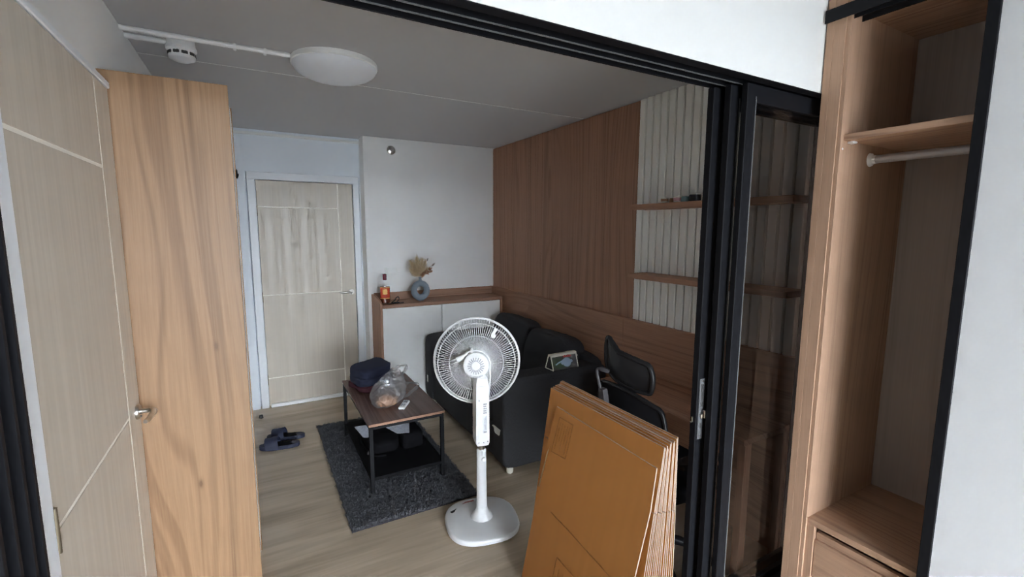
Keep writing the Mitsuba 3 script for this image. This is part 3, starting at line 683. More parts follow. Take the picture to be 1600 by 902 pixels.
m2 = mv(m, 0.0015, 0, 0); m2.invert()
part(k, 'lining_flap', cat(m, m2), 'white_cloth', label='pale strip of lining hanging out under the seat')
part(k, 'care_label', box(1.296, 1.3, 3.86, 3.885, 0.24, 0.30), 'white_cloth', label='small white care label')
# pouch on the near armrest
k = thing('pouch', 'clear zip pouch with white edging and a green print on the sofa arm', 'pouch')
PX0, PX1, PYc, PZ = 1.702, 1.915, 2.530, 0.660
wv = lambda s, t: None
a0, a1 = 0.045, 0.012     # half depth at the bottom and the top
hgt = 0.098
def pp(x, s, t): return (x + 0.014 * (t) * (1 if x < 1.8 else -1) * 0, PYc + s * (a0 + (a1 - a0) * t), PZ + hgt * t)
rotp = lambda m: rot(m, [0, 0, 1], 0.05, (1.81, PYc, 0))
edge = []
for x in (PX0, PX1):
    edge += [tube([pp(x, -1, 0), pp(x, -1, 1)], 0.004, 8), tube([pp(x, 1, 0), pp(x, 1, 1)], 0.004, 8), tube([pp(x, -1, 0.01), pp(x, 1, 0.01)], 0.004, 8)]
part(k, 'edging', rotp(cat(edge)), 'cream', 40, label='white piping')
part(k, 'zip_band', rotp(cat(box(PX0 - 0.006, PX1 + 0.006, PYc - 0.015, PYc + 0.015, PZ + hgt - 0.006, PZ + hgt + 0.004, 0.002), box(PX0 - 0.006, PX1 + 0.006, PYc - 0.0165, PYc - 0.0145, PZ + hgt - 0.016, PZ + hgt + 0.002))), 'cream')
part(k, 'tab', rotp(cat(tube([(PX1, PYc, PZ + hgt), (PX1 + 0.026, PYc, PZ + hgt - 0.034)], [0.005, 0.006], 8), tube([(PX0, PYc, PZ + hgt), (PX0 - 0.016, PYc, PZ + hgt - 0.014)], [0.005, 0.006], 8))), 'cream', 40)
def pface(s, x0, x1, t0, t1, off):
    nrm = np.array([0, s * hgt, (a0 - a1)]); nrm /= np.linalg.norm(nrm)
    q = [np.array(pp(x, s, t)) + nrm * off for x, t in ((x0, t0), (x1, t0), (x1, t1), (x0, t1))]
    return trimesh.Trimesh(q, [[0, 1, 2], [0, 2, 3]], process=False)
part(k, 'film', rotp(cat(pface(-1, PX0, PX1, 0, 1, 0), pface(1, PX0, PX1, 0, 1, 0))), 'bag_film', label='clear film')
ins = part(k, 'contents', rotp(cat(soft(1.785, PYc, PZ + 0.034, 0.065, 0.024, 0.032, 0.5, 0.004, 20, 3, 3))), 'pouch_green', True, label='green packet inside')
def pdisc(x, t, r, off, sx=1.0):
    nrm = np.array([0, -hgt, (a0 - a1)]); nrm /= np.linalg.norm(nrm)
    c0 = np.array(pp(x, -1, t)); up_ = np.array([0, a0 - a1, hgt]); up_ /= np.linalg.norm(up_)
    A = np.linspace(0, 2 * math.pi, 25)[:-1]
    ringv = [c0 + nrm * off + r * (sx * math.cos(a) * np.array([1, 0, 0]) + math.sin(a) * up_) for a in A]
    return trimesh.Trimesh(ringv + [c0 + nrm * off], [[i, (i + 1) % 24, 24] for i in range(24)], process=False)
part(k, 'round_print', rotp(cat(pdisc(1.825, 0.42, 0.030, 0.0012, 1.15), pdisc(1.785, 0.40, 0.011, 0.001), pdisc(1.865, 0.45, 0.011, 0.001))), 'pouch_blue', label='round pale blue print')
part(k, 'round_print__rim', rotp(cat(pdisc(1.825, 0.42, 0.034, 0.0008, 1.15))), 'teal')
part(k, 'red_print', rotp(cat([pface(-1, x, x + 0.009, 0.74, 0.74 + h_, 0.0012) for x, h_ in ((1.80, .12), (1.812, .16), (1.824, .13), (1.837, .17), (1.849, .14), (1.861, .1))])), 'pouch_red', label='red printed marks')
part(k, 'white_swoosh', rotp(cat([pface(-1, 1.728 + 0.011 * i, 1.74 + 0.011 * i, 0.32 + 0.038 * i + 0.01 * math.sin(i), 0.41 + 0.038 * i, 0.0010) for i in range(9)])), 'pouch_blue')

# ------------------------------------------------------------------ rug
k = thing('rug', 'dark grey shaggy rug under the coffee table', 'rug')
RX0, RX1, RY0, RY1 = 0.368, 1.10, 2.385, 3.87
part(k, 'backing', box(RX0, RX1, RY0, RY1, 0.0005, 0.010), 'rug_backing')
def pile(n, seed, hmin, hmax):
    rs = np.random.RandomState(seed)
    bx = rs.uniform(RX0 - 0.003, RX1 + 0.003, n); by = rs.uniform(RY0 - 0.003, RY1 + 0.003, n)
    fld = meshkit.fbm(np.stack([bx * 14, by * 14, bx * 0], 1), 3, 4)
    a = fld * 14 + rs.normal(0, 0.8, n); hh = rs.uniform(hmin, hmax, n); ln = rs.uniform(0.006, 0.017, n); w = rs.uniform(0.0016, 0.0028, n)
    d = np.stack([np.cos(a), np.sin(a)], 1); s = np.stack([-np.sin(a), np.cos(a)], 1)
    B = np.stack([bx, by], 1)
    v0 = np.c_[B - s * w[:, None], np.full(n, 0.008)]; v1 = np.c_[B + s * w[:, None], np.full(n, 0.008)]
    m_ = B + d * (ln * 0.5)[:, None]
    v2 = np.c_[m_ - s * w[:, None], 0.008 + hh]; v3 = np.c_[m_ + s * w[:, None], 0.008 + hh]
    t_ = B + d * (ln * 1.3)[:, None]
    v4 = np.c_[t_, 0.008 + hh * 0.75]
    V = np.stack([v0, v1, v2, v3, v4], 1).reshape(-1, 3)
    o = np.arange(n)[:, None] * 5
    F = np.concatenate([o + [0, 1, 3], o + [0, 3, 2], o + [2, 3, 4]])
    return trimesh.Trimesh(V, F, process=False)
part(k, 'pile', pile(36000, 3, 0.008, 0.018), 'rug_yarn', kind='stuff', label='thick dark grey pile')
part(k, 'pile', pile(12000, 5, 0.010, 0.020), 'rug_yarn_pale', kind='stuff', label='paler strands of the pile')

# ------------------------------------------------------------------ coffee table
k = thing('coffee_table', 'small walnut-top coffee table with thin black metal legs on the rug', 'coffee table')
TX0, TX1, TY0, TY1, TZ = 0.530, 1.005, 2.675, 3.60, 0.452
part(k, 'tabletop', box(TX0, TX1, TY0, TY1, TZ - 0.016, TZ, 0.001), 'walnut_table')
part(k, 'edge_band', box(TX0 + 0.001, TX1 - 0.001, TY0 - 0.0015, TY0 + 0.0005, TZ - 0.0155, TZ - 0.0005), 'teak_crosswise', label='paler wood edge')
lw = 0.022
for x in (TX0 + 0.004, TX1 - 0.004 - lw):
    for y in (TY0 + 0.004, TY1 - 0.004 - lw):
        part(k, 'leg', box(x, x + lw, y, y + lw, 0.012, TZ - 0.016, 0.001), 'black_metal')
part(k, 'apron', cat(box(TX0 + .026, TX1 - .026, TY0 + 0.006, TY0 + 0.022, TZ - 0.036, TZ - 0.0165), box(TX0 + .026, TX1 - .026, TY1 - 0.022, TY1 - 0.006, TZ - 0.036, TZ - 0.0165),
                     box(TX0 + .006, TX0 + 0.022, TY0 + .026, TY1 - .026, TZ - 0.036, TZ - 0.0165), box(TX1 - .022, TX1 - 0.006, TY0 + .026, TY1 - .026, TZ - 0.036, TZ - 0.0165)), 'black_metal')
part(k, 'lower_shelf', box(TX0 + 0.006, TX1 - 0.006, TY0 + 0.006, TY1 - 0.006, 0.095, 0.115, 0.001), 'dark_mesh')

# on the table: folded clothes, plastic bag, remote
k = thing('folded_clothes', 'pile of folded navy clothes on the coffee table behind the plastic bag', 'clothes')
for i, (cz_, hz_, hx_, hy_, an_, sh_) in enumerate(((0.022, 0.022, 0.135, 0.13, 0.25, 0.0), (0.075, 0.040, 0.128, 0.135, 0.18, 0.10), (0.130, 0.038, 0.118, 0.128, 0.22, 0.16))):
    g_m = soft(0, 0, 0, hx_, hy_, hz_, 0.42, 0.018, 11, 30 + i, 5)
    v = g_m.vertices
    v[:, 2] += sh_ * v[:, 0] + 0.05 * np.abs(v[:, 0] * v[:, 1]) * 6 * (sh_ > 0)
    part(k, 'garment', mv(rot(g_m, [0, 0, 1], an_), 0.70, 3.36, TZ + cz_ + 0.004), 'maroon_cloth' if i == 0 else 'navy_cloth', True, label='maroon garment at the bottom of the pile' if i == 0 else None)
k = thing('plastic_bag', 'crumpled clear plastic carrier bag with food in it on the coffee table', 'plastic bag')
bag = trimesh.creation.icosphere(subdivisions=5)
v = bag.vertices.copy()
hgt_t = (v[:, 2] + 1) / 2
wide = np.clip(1.0 - 0.52 * hgt_t ** 1.6, 0.35, 1)
q = np.stack([np.sign(v[:, 0]) * np.abs(v[:, 0]) ** 0.8 * 0.118 * wide, np.sign(v[:, 1]) * np.abs(v[:, 1]) ** 0.8 * 0.105 * wide, v[:, 2] * 0.108], 1)
q[:, 0] += 0.075 * hgt_t ** 1.5
q[:, 1] += 0.05 * hgt_t ** 2
n0 = v / np.linalg.norm(v, axis=1, keepdims=True)
ridge = 1 - np.abs(meshkit.fbm(q * [16, 16, 9], 3, 9) - 0.5) * 5
fine_r = 1 - np.abs(meshkit.fbm(q * 34, 2, 3) - 0.5) * 4
q += n0 * (0.016 * ridge + 0.006 * fine_r - 0.008)[:, None]
q += [0.70, 2.945, TZ + 0.108]
q[:, 2] = np.maximum(q[:, 2], TZ + 0.002)
part(k, 'body', trimesh.Trimesh(q, bag.faces, process=False), 'bag_film', 20)
def loop_handle(p0, p1, ap, w):
    c = smooth_path([p0, (np.array(p0) * 0.45 + np.array(ap) * 0.55 + [0, 0.0, 0.01]), ap, (np.array(p1) * 0.45 + np.array(ap) * 0.55 - [0, 0.0, 0.012]), p1], 7)
    V, F = [], []
    rs = np.random.RandomState(4)
    for i, q in enumerate(c):
        V += [q + [0, -w / 2, 0.004 * math.sin(i)], q + [0.004 * math.sin(2.3 * i), 0.0, 0.008], q + [0, w / 2, -0.004 * math.sin(i * 1.7)]]
        if i:
            b = 3 * i
            for j in (0, 1):
                F += [[b + j - 3, b + j, b + j + 1], [b + j - 3, b + j + 1, b + j - 2]]
    return trimesh.Trimesh(V, F, process=False)
part(k, 'handle', loop_handle((0.77, 2.93, TZ + 0.135), (0.79, 2.90, TZ + 0.045), (0.925, 2.955, TZ + 0.100), 0.05), 'bag_film', 15)
part(k, 'handle', loop_handle((0.735, 2.98, TZ + 0.215), (0.80, 2.99, TZ + 0.150), (0.865, 3.02, TZ + 0.222), 0.05), 'bag_film', 15)
k = thing('food_packet', 'brown bread roll packet inside the clear plastic bag', 'food packet')
put(k, soft(0.700, 2.925, TZ + 0.038, 0.072, 0.050, 0.030, 0.8, 0.010, 16, 3, 4), 'bread', True)
k = thing('foil_packet', 'crumpled silver foil packet at the top of the plastic bag', 'foil packet')
f_ = soft(0.712, 2.955, TZ + 0.150, 0.040, 0.034, 0.032, 0.8, 0.024, 26, 6, 4)
put(k, f_, 'foil', False)
k = thing('remote_control', 'white remote control on the coffee table before the plastic bag', 'remote control')
RA, RC = math.atan2(0.135, 0.075) - math.pi / 2, (0.80, 2.872, TZ)
rr_ = lambda m: mv(rot(m, [0, 0, 1], -0.55), RC)
part(k, 'case', rr_(box(-0.021, 0.021, -0.066, 0.066, 0.0005, 0.017, 0.005)), 'white_plastic')
part(k, 'screen', rr_(box(-0.014, 0.014, 0.018, 0.052, 0.0165, 0.0178)), 'grey_print')
for i in range(3):
    for j in range(2):
        part(k, 'button', rr_(box(-0.013 + j * 0.015, -0.002 + j * 0.015, -0.012 - i * 0.014, -0.004 - i * 0.014, 0.0165, 0.0185, 0.001)), 'grey_print' if (i, j) != (0, 0) else 'stone_blue')
# on the lower shelf
k = thing('backpack', 'black bag lying on the lower shelf of the coffee table', 'bag')
part(k, 'body', soft(0.685, 3.14, 0.176, 0.105, 0.24, 0.052, 0.5, 0.010, 9, 21, 5), 'black_fabric', True)
part(k, 'strap', tube(smooth_path([(0.60, 3.33, 0.18), (0.575, 3.22, 0.15), (0.58, 3.05, 0.135), (0.61, 2.93, 0.13), (0.68, 2.90, 0.13)], 8), 0.009, 8), 'black_fabric', True)
part(k, 'buckle', rot(box(0.573, 0.605, 2.975, 2.988, 0.122, 0.144, 0.003), [0, 0, 1], 0.5, (0.59, 2.98, 0)), 'grey_plastic')
part(k, 'tag', rot(box(0.592, 0.610, 2.953, 2.955, 0.124, 0.148, 0.0005), [0, 0, 1], 0.5, (0.59, 2.98, 0)), 'cream', label='small white tag')
def sheet(corners, lift=0.004, n=8, seed=1):
    c = np.array(corners, float); V, F = [], []
    for i in range(n + 1):
        for j in range(n + 1):
            u, w = i / n, j / n
            q = (c[0] * (1 - u) + c[1] * u) * (1 - w) + (c[3] * (1 - u) + c[2] * u) * w
            V.append(q + [0, 0, lift * math.sin(3 * u + 2 * w + seed)])
    for i in range(n):
        for j in range(n):
            a = i * (n + 1) + j
            F += [[a, a + n + 1, a + n + 2], [a, a + n + 2, a + 1]]
    m = trimesh.Trimesh(V, F, process=False); m2 = mv(m, 0, 0, -0.0006); m2.invert()
    return cat(m, m2)
k = thing('paper_sheet', 'printed paper sheet on the black bag, left one under the coffee table', 'paper')
put(k, sheet([(0.535, 3.185, 0.240), (0.655, 3.187, 0.238), (0.604, 2.99, 0.236), (0.558, 3.005, 0.236)], 0.003), 'printed_paper', True)
k = thing('paper_sheet', 'printed paper sheet on the black bag, right one under the coffee table', 'paper')
put(k, sheet([(0.720, 3.100, 0.240), (0.893, 3.09, 0.242), (0.842, 2.915, 0.240), (0.772, 2.955, 0.238)], 0.003, seed=3), 'printed_paper', True)
k = thing('notebook', 'flat black box under the right paper sheet on the lower shelf', 'box')
put(k, soft(0.872, 3.06, 0.176, 0.072, 0.14, 0.056, 0.25, 0.004, 10, 2, 4), 'black_fabric', True)

# ------------------------------------------------------------------ slippers, door stop
def slide_shoe(px, py, ang, label, mat='navy_rubber'):
    k = thing('slipper', label, 'slipper', 'pair of navy slippers')
    o = []
    for t in np.linspace(0, 2 * math.pi, 40, endpoint=False):
        c, s = math.cos(t), math.sin(t)
        w = 0.047 + 0.006 * s - 0.008 * math.exp(-((s + 0.15) / 0.25) ** 2)
        o.append((w * c * (abs(c) ** -0.12 if abs(c) > 1e-6 else 1), 0.135 * s))
    sole = prism(Polygon(o), 0.028)
    v = sole.vertices
    v[:, 2] += 0.004 * np.clip(v[:, 1] / 0.13, -1, 1) ** 2
    tf = lambda m: mv(rot(m, [0, 0, 1], ang), px, py, 0.0005)
    part(k, 'sole', tf(sole), mat, 40)
    part(k, 'footbed', tf(mv(prism(affinity.scale(Polygon(o), 0.88, 0.93), 0.004), 0, 0, 0.026)), 'black_fabric', 40)
    V, F = [], []
    n, mm = 16, 8
    for i in range(n + 1):
        a = math.pi * i / n
        for j in range(mm + 1):
            y_ = 0.0 + 0.085 * j / mm
            r1, r2 = 0.052 + 0.002 * (j / mm), 0.048 - 0.012 * (j / mm)
            V.append((r1 * math.cos(a), y_ + 0.012 * math.sin(a), 0.012 + (0.03 + r2) * math.sin(a) ** 0.8))
    for i in range(n):
        for j in range(mm):
            a = i * (mm + 1) + j
            F += [[a, a + mm + 1, a + mm + 2], [a, a + mm + 2, a + 1]]
    m = trimesh.Trimesh(V, F, process=False)
    inner = trimesh.Trimesh(np.array(V) * [0.93, 1, 0.94] + [0, 0, 0.0], F, process=False); inner.invert()
    part(k, 'strap', tf(cat(m, inner)), mat, True)
slide_shoe(0.085, 3.645, 1.35, 'navy slipper on the floor before the entrance door, nearer the tall cabinet')
slide_shoe(0.135, 3.79, 1.25, 'navy slipper on the floor before the entrance door, nearer the coffee table')
k = thing('door_stop', 'small dark door stop on the floor beside the entrance door frame', 'door stop')
put(k, cat(mv(lathe([(0, 0), (0.016, 0), (0.018, 0.004), (0.015, 0.012), (0.016, 0.02), (0.011, 0.026), (0, 0.027)], 18), -0.027, 4.32, 0.0003)), 'dark_slot', 40)

# ------------------------------------------------------------------ pedestal fan
k = thing('pedestal_fan', 'white pedestal fan seen from behind, in the middle of the room', 'fan')
FX, FY = 1.005, 2.13
th = 0.21
def fl(m): return mv(rot(m, [0, 0, 1], -th), FX, FY, 0)      # local +y = where the column faces
o = []
for t in np.linspace(0, 2 * math.pi, 72, endpoint=False):
    c, s = math.cos(t), math.sin(t)
    r = 0.197 / (abs(c) ** 2.7 + abs(s) ** 2.7) ** (1 / 2.7)
    o.append((r * c, r * s * 1.0))
base2d = Polygon(o)
def loft(scales_z):
    V, F = [], []
    P0 = np.array(o); n = len(P0)
    for s, z in scales_z:
        V += [(x * s, y * s, z) for x, y in P0]
    for i in range(len(scales_z) - 1):
        for q in range(n):
            q2 = (q + 1) % n
            F += [[i * n + q, i * n + q2, (i + 1) * n + q2], [i * n + q, (i + 1) * n + q2, (i + 1) * n + q]]
    V += [(0, 0, scales_z[0][1]), (0, 0, scales_z[-1][1])]
    b = len(V) - 2; l = (len(scales_z) - 1) * n
    for q in range(n):
        q2 = (q + 1) % n
        F += [[b, q2, q], [b + 1, l + q, l + q2]]
    return trimesh.Trimesh(V, F, process=False)
part(k, 'base', fl(loft([(0.97, 0.008), (0.995, 0.012), (1.0, 0.022), (0.985, 0.032), (0.95, 0.038), (0.75, 0.042), (0.3, 0.046)])), 'white_gloss', 40)
for a in (0.6, 2.5, 3.9, 5.5):
    part(k, 'rubber_foot', fl(mv(lathe([(0, 0), (0.014, 0), (0.014, 0.012), (0, 0.012)], 14), 0.165 * math.cos(a), 0.165 * math.sin(a), 0)), 'black_plastic', 40)
part(k, 'collar', fl(lathe([(0, 0.04), (0.062, 0.043), (0.056, 0.052), (0.052, 0.062), (0.036, 0.078), (0.028, 0.105), (0, 0.105)], 36)), 'white_gloss', 40)
part(k, 'pole', fl(lathe([(0, 0.06), (0.029, 0.06), (0.0265, 0.3), (0.0258, 0.428), (0.021, 0.434), (0, 0.434)], 32)), 'white_gloss', 40)
part(k, 'inner_pole', fl(lathe([(0, 0.42), (0.018, 0.42), (0.018, 0.50), (0, 0.50)], 20)), 'steel', 40, label='short steel inner tube')
part(k, 'height_knob', fl(mv(rot(lathe([(0, 0), (0.011, 0), (0.013, 0.004), (0.013, 0.012), (0.010, 0.016), (0, 0.016)], 18), [1, 0, 0], math.pi / 2), 0.006, -0.022, 0.385)), 'white_plastic', 40)
# column / control box: slightly tapering box from z=.485 to .845
col = trimesh.convex.convex_hull(np.array([(sx * w, y, z) for z, w, y0, y1 in ((0.462, 0.030, -0.030, 0.040), (0.48, 0.036, -0.036, 0.048), (0.68, 0.035, -0.036, 0.05), (0.80, 0.033, -0.034, 0.045), (0.818, 0.028, -0.028, 0.04)) for sx in (-1, 1) for y in (y0, y1)]))
part(k, 'control_column', fl(col), 'white_plastic')
part(k, 'column_panel', fl(cat(box(-0.027, 0.030, -0.0385, -0.035, 0.495, 0.79, 0.001))), 'white_plastic')
part(k, 'cord_recess', fl(cat(box(0.000, 0.024, -0.0395, -0.038, 0.535, 0.63, 0.0005))), 'white_trim', label='shallow cord recess')
part(k, 'marking', fl(cat(*[box(0.002, 0.021 - 0.003 * (i % 2), -0.0402, -0.0388, 0.643 + i * 0.012, 0.649 + i * 0.012) for i in range(5)], *[box(0.006 + 0.006 * i, 0.008 + 0.006 * i, -0.0402, -0.0392, 0.55, 0.623) for i in range(3)], box(0.003, 0.02, -0.0402, -0.0392, 0.538, 0.545))), 'grey_print', label='grey printed marks')
for x, z in ((-0.022, 0.484), (0.026, 0.487), (-0.020, 0.715), (0.004, 0.482)):
    part(k, 'screw', fl(mv(rot(lathe([(0, 0), (0.0035, 0), (0.0035, 0.002), (0, 0.002)], 12), [1, 0, 0], math.pi / 2), x, -0.0385 if z > .6 else -0.0362, z)), 'grey_print', 40)
# head: local frame with +y = blowing direction
HA, HT, HZ = 0.46, -0.10, 0.884
HC = np.array([FX + 0.125 * math.sin(HA) - 0.0226, FY + 0.125 * math.cos(HA) + 0.0107, HZ])
def hd(m):   # head mesh in local coordinates: axis +y, centre of the cage at the origin
    m = rot(m, [1, 0, 0], HT); m = rot(m, [0, 0, 1], -HA); return mv(m, HC)
CR = 0.233
def ringm(r, y, t, n=96, nt=8):
    A = np.linspace(0, 2 * math.pi, n, endpoint=False)
    return tube(np.stack([r * np.cos(A), np.full(n, y), r * np.sin(A)], 1), t, nt, closed=True)
g = part(k, 'rear_grille', hd(cat(ringm(CR, 0.0, 0.0062, 120, 10), ringm(CR * 0.985, -0.008, 0.0035, 120, 8))), 'white_plastic', True)
put(g + '__ring', hd(ringm(0.208, -0.050, 0.0024)), 'white_plastic', True)
put(g + '__ring_001', hd(ringm(0.144, -0.0765, 0.0018)), 'white_plastic', True)
def spokes(n, prof, r):
    ms = []
    for i in range(n):
        a = 2 * math.pi * i / n
        ms.append(tube([(q * math.cos(a), y, q * math.sin(a)) for q, y in prof], r, 5, caps=False))
    return cat(ms)
put(g + '__wires', hd(spokes(100, [(0.060, -0.080), (0.144, -0.0755), (0.190, -0.064), (0.208, -0.051), (0.224, -0.030), (CR - 0.002, 0.0)], 0.0017)), 'white_plastic', True)
labels[g + '__wires'] = {'kind': 'stuff', 'label': 'fine radial wires'}
g2 = part(k, 'front_grille', hd(cat(ringm(CR * 0.99, 0.008, 0.0045, 96, 8), ringm(0.055, 0.085, 0.003))), 'white_plastic', True)
put(g2 + '__wires', hd(spokes(72, [(0.055, 0.085), (0.147, 0.080), (0.197, 0.065), (0.215, 0.045), (CR - 0.003, 0.006)], 0.0009)), 'white_plastic', True)
labels[g2 + '__wires'] = {'kind': 'stuff', 'label': 'fine radial wires'}
put(g2 + '__badge', hd(rot(lathe([(0, 0.0), (0.056, 0.0), (0.056, 0.006), (0, 0.009)], 32), [1, 0, 0], -math.pi / 2)).copy() if False else hd(mv(rot(lathe([(0, 0.0), (0.056, 0.0), (0.056, 0.006), (0, 0.009)], 32), [1, 0, 0], -math.pi / 2), 0, 0.083, 0)), 'white_plastic', 40)
def blade(a0):
    V, F = [], []
    n, mm = 10, 10
    for i in range(n + 1):
        r = 0.035 + 0.145 * i / n
        half = 0.20 + 0.42 * math.sin(min(1, i / n * 1.05) * math.pi * 0.62)
        if i >= n - 1: half *= 0.88 if i == n - 1 else 0.70
        for j in range(mm + 1):
            u = j / mm * 2 - 1
            a = a0 + half * u + 0.25 * (i / n)
            V.append((r * math.cos(a), 0.012 + 0.024 * u - 0.004 * u * u, r * math.sin(a)))
    for i in range(n):
        for j in range(mm):
            q = i * (mm + 1) + j
            F += [[q, q + mm + 1, q + mm + 2], [q, q + mm + 2, q + 1]]
    m = trimesh.Trimesh(V, F, process=False); m2 = trimesh.Trimesh(np.array(V) - [0, 0.0016, 0], F, process=False); m2.invert()
    return cat(m, m2)
for i in range(5):
    part(k, 'blade', hd(blade(0.3 + i * 2 * math.pi / 5)), 'smoky_blade', True, label='smoky translucent blade')
part(k, 'hub', hd(mv(rot(lathe([(0, -0.03), (0.034, -0.03), (0.036, 0.025), (0.02, 0.04), (0, 0.042)], 28), [1, 0, 0], -math.pi / 2), 0, 0.0, 0)), 'fan_blade', 40)
mo = part(k, 'motor_housing', hd(mv(rot(lathe([(0, 0), (0.050, 0), (0.0655, 0.010), (0.0675, 0.03), (0.066, 0.075), (0.060, 0.080), (0, 0.080)], 48), [1, 0, 0], -math.pi / 2), 0, -0.160, 0)), 'white_plastic', 40)
put(mo + '__rear_cap', hd(mv(rot(lathe([(0, 0), (0.030, 0.0005), (0.046, 0.006), (0.048, 0.014), (0, 0.014)], 40), [1, 0, 0], -math.pi / 2), 0, -0.166, 0)), 'white_plastic', 40)
for i in range(20):
    a = 2 * math.pi * i / 20
    key = mo + '__vent_slot' + ('' if i == 0 else f'_{i:03d}')
    put(key, hd(rot(box(0.022, 0.044, -0.1672, -0.1605, -0.0022, 0.0022, 0.0006), [0, 1, 0], a)), 'grey_print')
put(mo + '__lower_slots', hd(cat([rot(box(-0.0015, 0.0015, -0.157, -0.149, -0.0655, -0.054), [0, 1, 0], a) for a in np.linspace(-0.55, 0.55, 11)])), 'grey_print')
nk = trimesh.convex.convex_hull(np.vstack([np.array([(x, y, z) for x in (-0.024, 0.024) for y in (-0.14, -0.095) for z in (-0.066, -0.04)])]))
part(k, 'neck', cat(hd(nk), fl(trimesh.convex.convex_hull(np.array([(x, y, z) for x in (-0.028, 0.028) for y in (-0.03, 0.03) for z in (0.812, 0.828)] + [(x, y, 0.845) for x in (-0.02, 0.02) for y in (-0.02, 0.035)])))), 'white_plastic')
cordp = []
for a in np.linspace(math.pi * 0.62, -math.pi * 0.10, 12):
    cordp.append((0.074 * math.cos(a), -0.125, 0.074 * math.sin(a)))
cordp += [(0.073, -0.128, -0.06), (0.069, -0.120, -0.12), (0.062, -0.10, -0.18)]
cordp = [(-0.055, -0.135, 0.055), (-0.045, -0.130, 0.066)] + cordp
cd = part(k, 'power_cord', hd(tube(smooth_path(cordp, 4), 0.0042, 8)), 'white_plastic', True)
put(cd + '__cable_tie', hd(box(-0.030, -0.016, -0.136, -0.115, 0.060, 0.088, 0.003)), 'white_plastic')
pl = cat(tube([(-0.045, -0.132, 0.060), (-0.062, -0.136, 0.050), (-0.078, -0.138, 0.040), (-0.100, -0.139, 0.028)], [0.005, 0.007, 0.013, 0.015], 10),
         tube([(-0.098, -0.138, 0.036), (-0.122, -0.139, 0.026)], 0.0028, 8), tube([(-0.092, -0.138, 0.020), (-0.115, -0.139, 0.009)], 0.0028, 8))
put(cd + '__plug', hd(pl), 'white_plastic', 40)
tp = [(-0.012, -0.016), (0.006, -0.018), (0.014, -0.004), (0.006, 0.006), (0.016, 0.018), (0.024, 0.030), (0.004, 0.034), (-0.004, 0.016), (-0.014, 0.004)]
m = prism(Polygon(tp), 0.0012); v = m.vertices
m = trimesh.Trimesh(np.stack([v[:, 0] + 0.092, -0.078 + v[:, 2], v[:, 1] + 0.150], 1), m.faces, process=False); m.fix_normals()
part(k, 'sticker', hd(m), 'white_plastic', label='torn white sticker on the grille')
m = prism(Polygon([(0, 0), (0.012, 0.004), (0.008, 0.014)]), 0.0012); v = m.vertices
m = trimesh.Trimesh(np.stack([v[:, 0] + 0.055, -0.083 + v[:, 2], v[:, 1] + 0.068], 1), m.faces, process=False); m.fix_normals()
part(k, 'sticker', hd(m), 'white_plastic')
def patch(poly, mat, z):
    part(k, 'label_remnant', mv(rot(mv(prism(Polygon(poly), 0.0008), 0, 0, 0), [0, 0, 1], -th), FX, FY, z), mat, label='torn remnant of a label on the base')
patch([(-0.160, 0.088), (-0.152, 0.074), (-0.045, 0.128), (-0.05, 0.140), (-0.1, 0.120)], 'sticker_black', 0.0412)
patch([(-0.095, 0.130), (-0.01, 0.150), (-0.01, 0.168), (-0.06, 0.160)], 'sticker_red', 0.0408)
patch([(-0.128, 0.088), (-0.118, 0.088), (-0.122, 0.078)], 'sticker_black', 0.0414)

# ------------------------------------------------------------------ leaning flattened boxes
def board(cs, t, seed=0, mid=None):
    """A sheet of cardboard through the corners top-far, top-near, bottom-near, bottom-far (mid: the pair of points of a bend), t thick towards +x."""
    rows = [cs[0:2]] + ([mid] if mid is not None else []) + [[cs[3], cs[2]]]
    G = []
    for a, b in zip(rows[:-1], rows[1:]):
        for s in np.linspace(0, 1, 7)[:-1]:
            G.append([np.array(a[0]) * (1 - s) + np.array(b[0]) * s, np.array(a[1]) * (1 - s) + np.array(b[1]) * s])
    G.append([np.array(rows[-1][0]), np.array(rows[-1][1])])
    nu = 8
    rs = np.random.RandomState(seed)
    V = []
    for row in G:
        for j in range(nu + 1):
            u = j / nu
            V.append(row[0] * (1 - u) + row[1] * u)
    V = np.array(V); V0 = V.copy()
    V[:, 0] += (meshkit.fbm(V * [3, 5, 5] + seed, 2, seed) - 0.5) * 0.0018
    n = len(V)
    back = V + [t, 0, 0]
    W = nu + 1; hgt_ = len(G)
    F = []
    for i in range(hgt_ - 1):
        for j in range(nu):
            a = i * W + j
            F += [[a, a + W, a + W + 1], [a, a + W + 1, a + 1], [n + a, n + a + W + 1, n + a + W], [n + a, n + a + 1, n + a + W + 1]]
    E = []
    for i in range(hgt_ - 1):
        for j, s in ((0, 1), (nu, -1)):
            a, b = i * W + j, (i + 1) * W + j
            E += [[a, n + b, b], [a, n + a, n + b]] if s > 0 else [[a, b, n + b], [a, n + b, n + a]]
    for j in range(nu):
        for i, s in ((0, -1), (hgt_ - 1, 1)):
            a, b = i * W + j, i * W + j + 1
            E += [[a, n + b, b], [a, n + a, n + b]] if s > 0 else [[a, b, n + b], [a, n + b, n + a]]
    m = trimesh.Trimesh(np.vstack([V, back]), F + E, process=False); m.fix_normals()
    nf = len(F)
    face = trimesh.Trimesh(m.vertices, m.faces[:nf], process=False); edge_ = trimesh.Trimesh(m.vertices, m.faces[nf:], process=False)
    return face, edge_, V0.reshape(hgt_, W, 3)

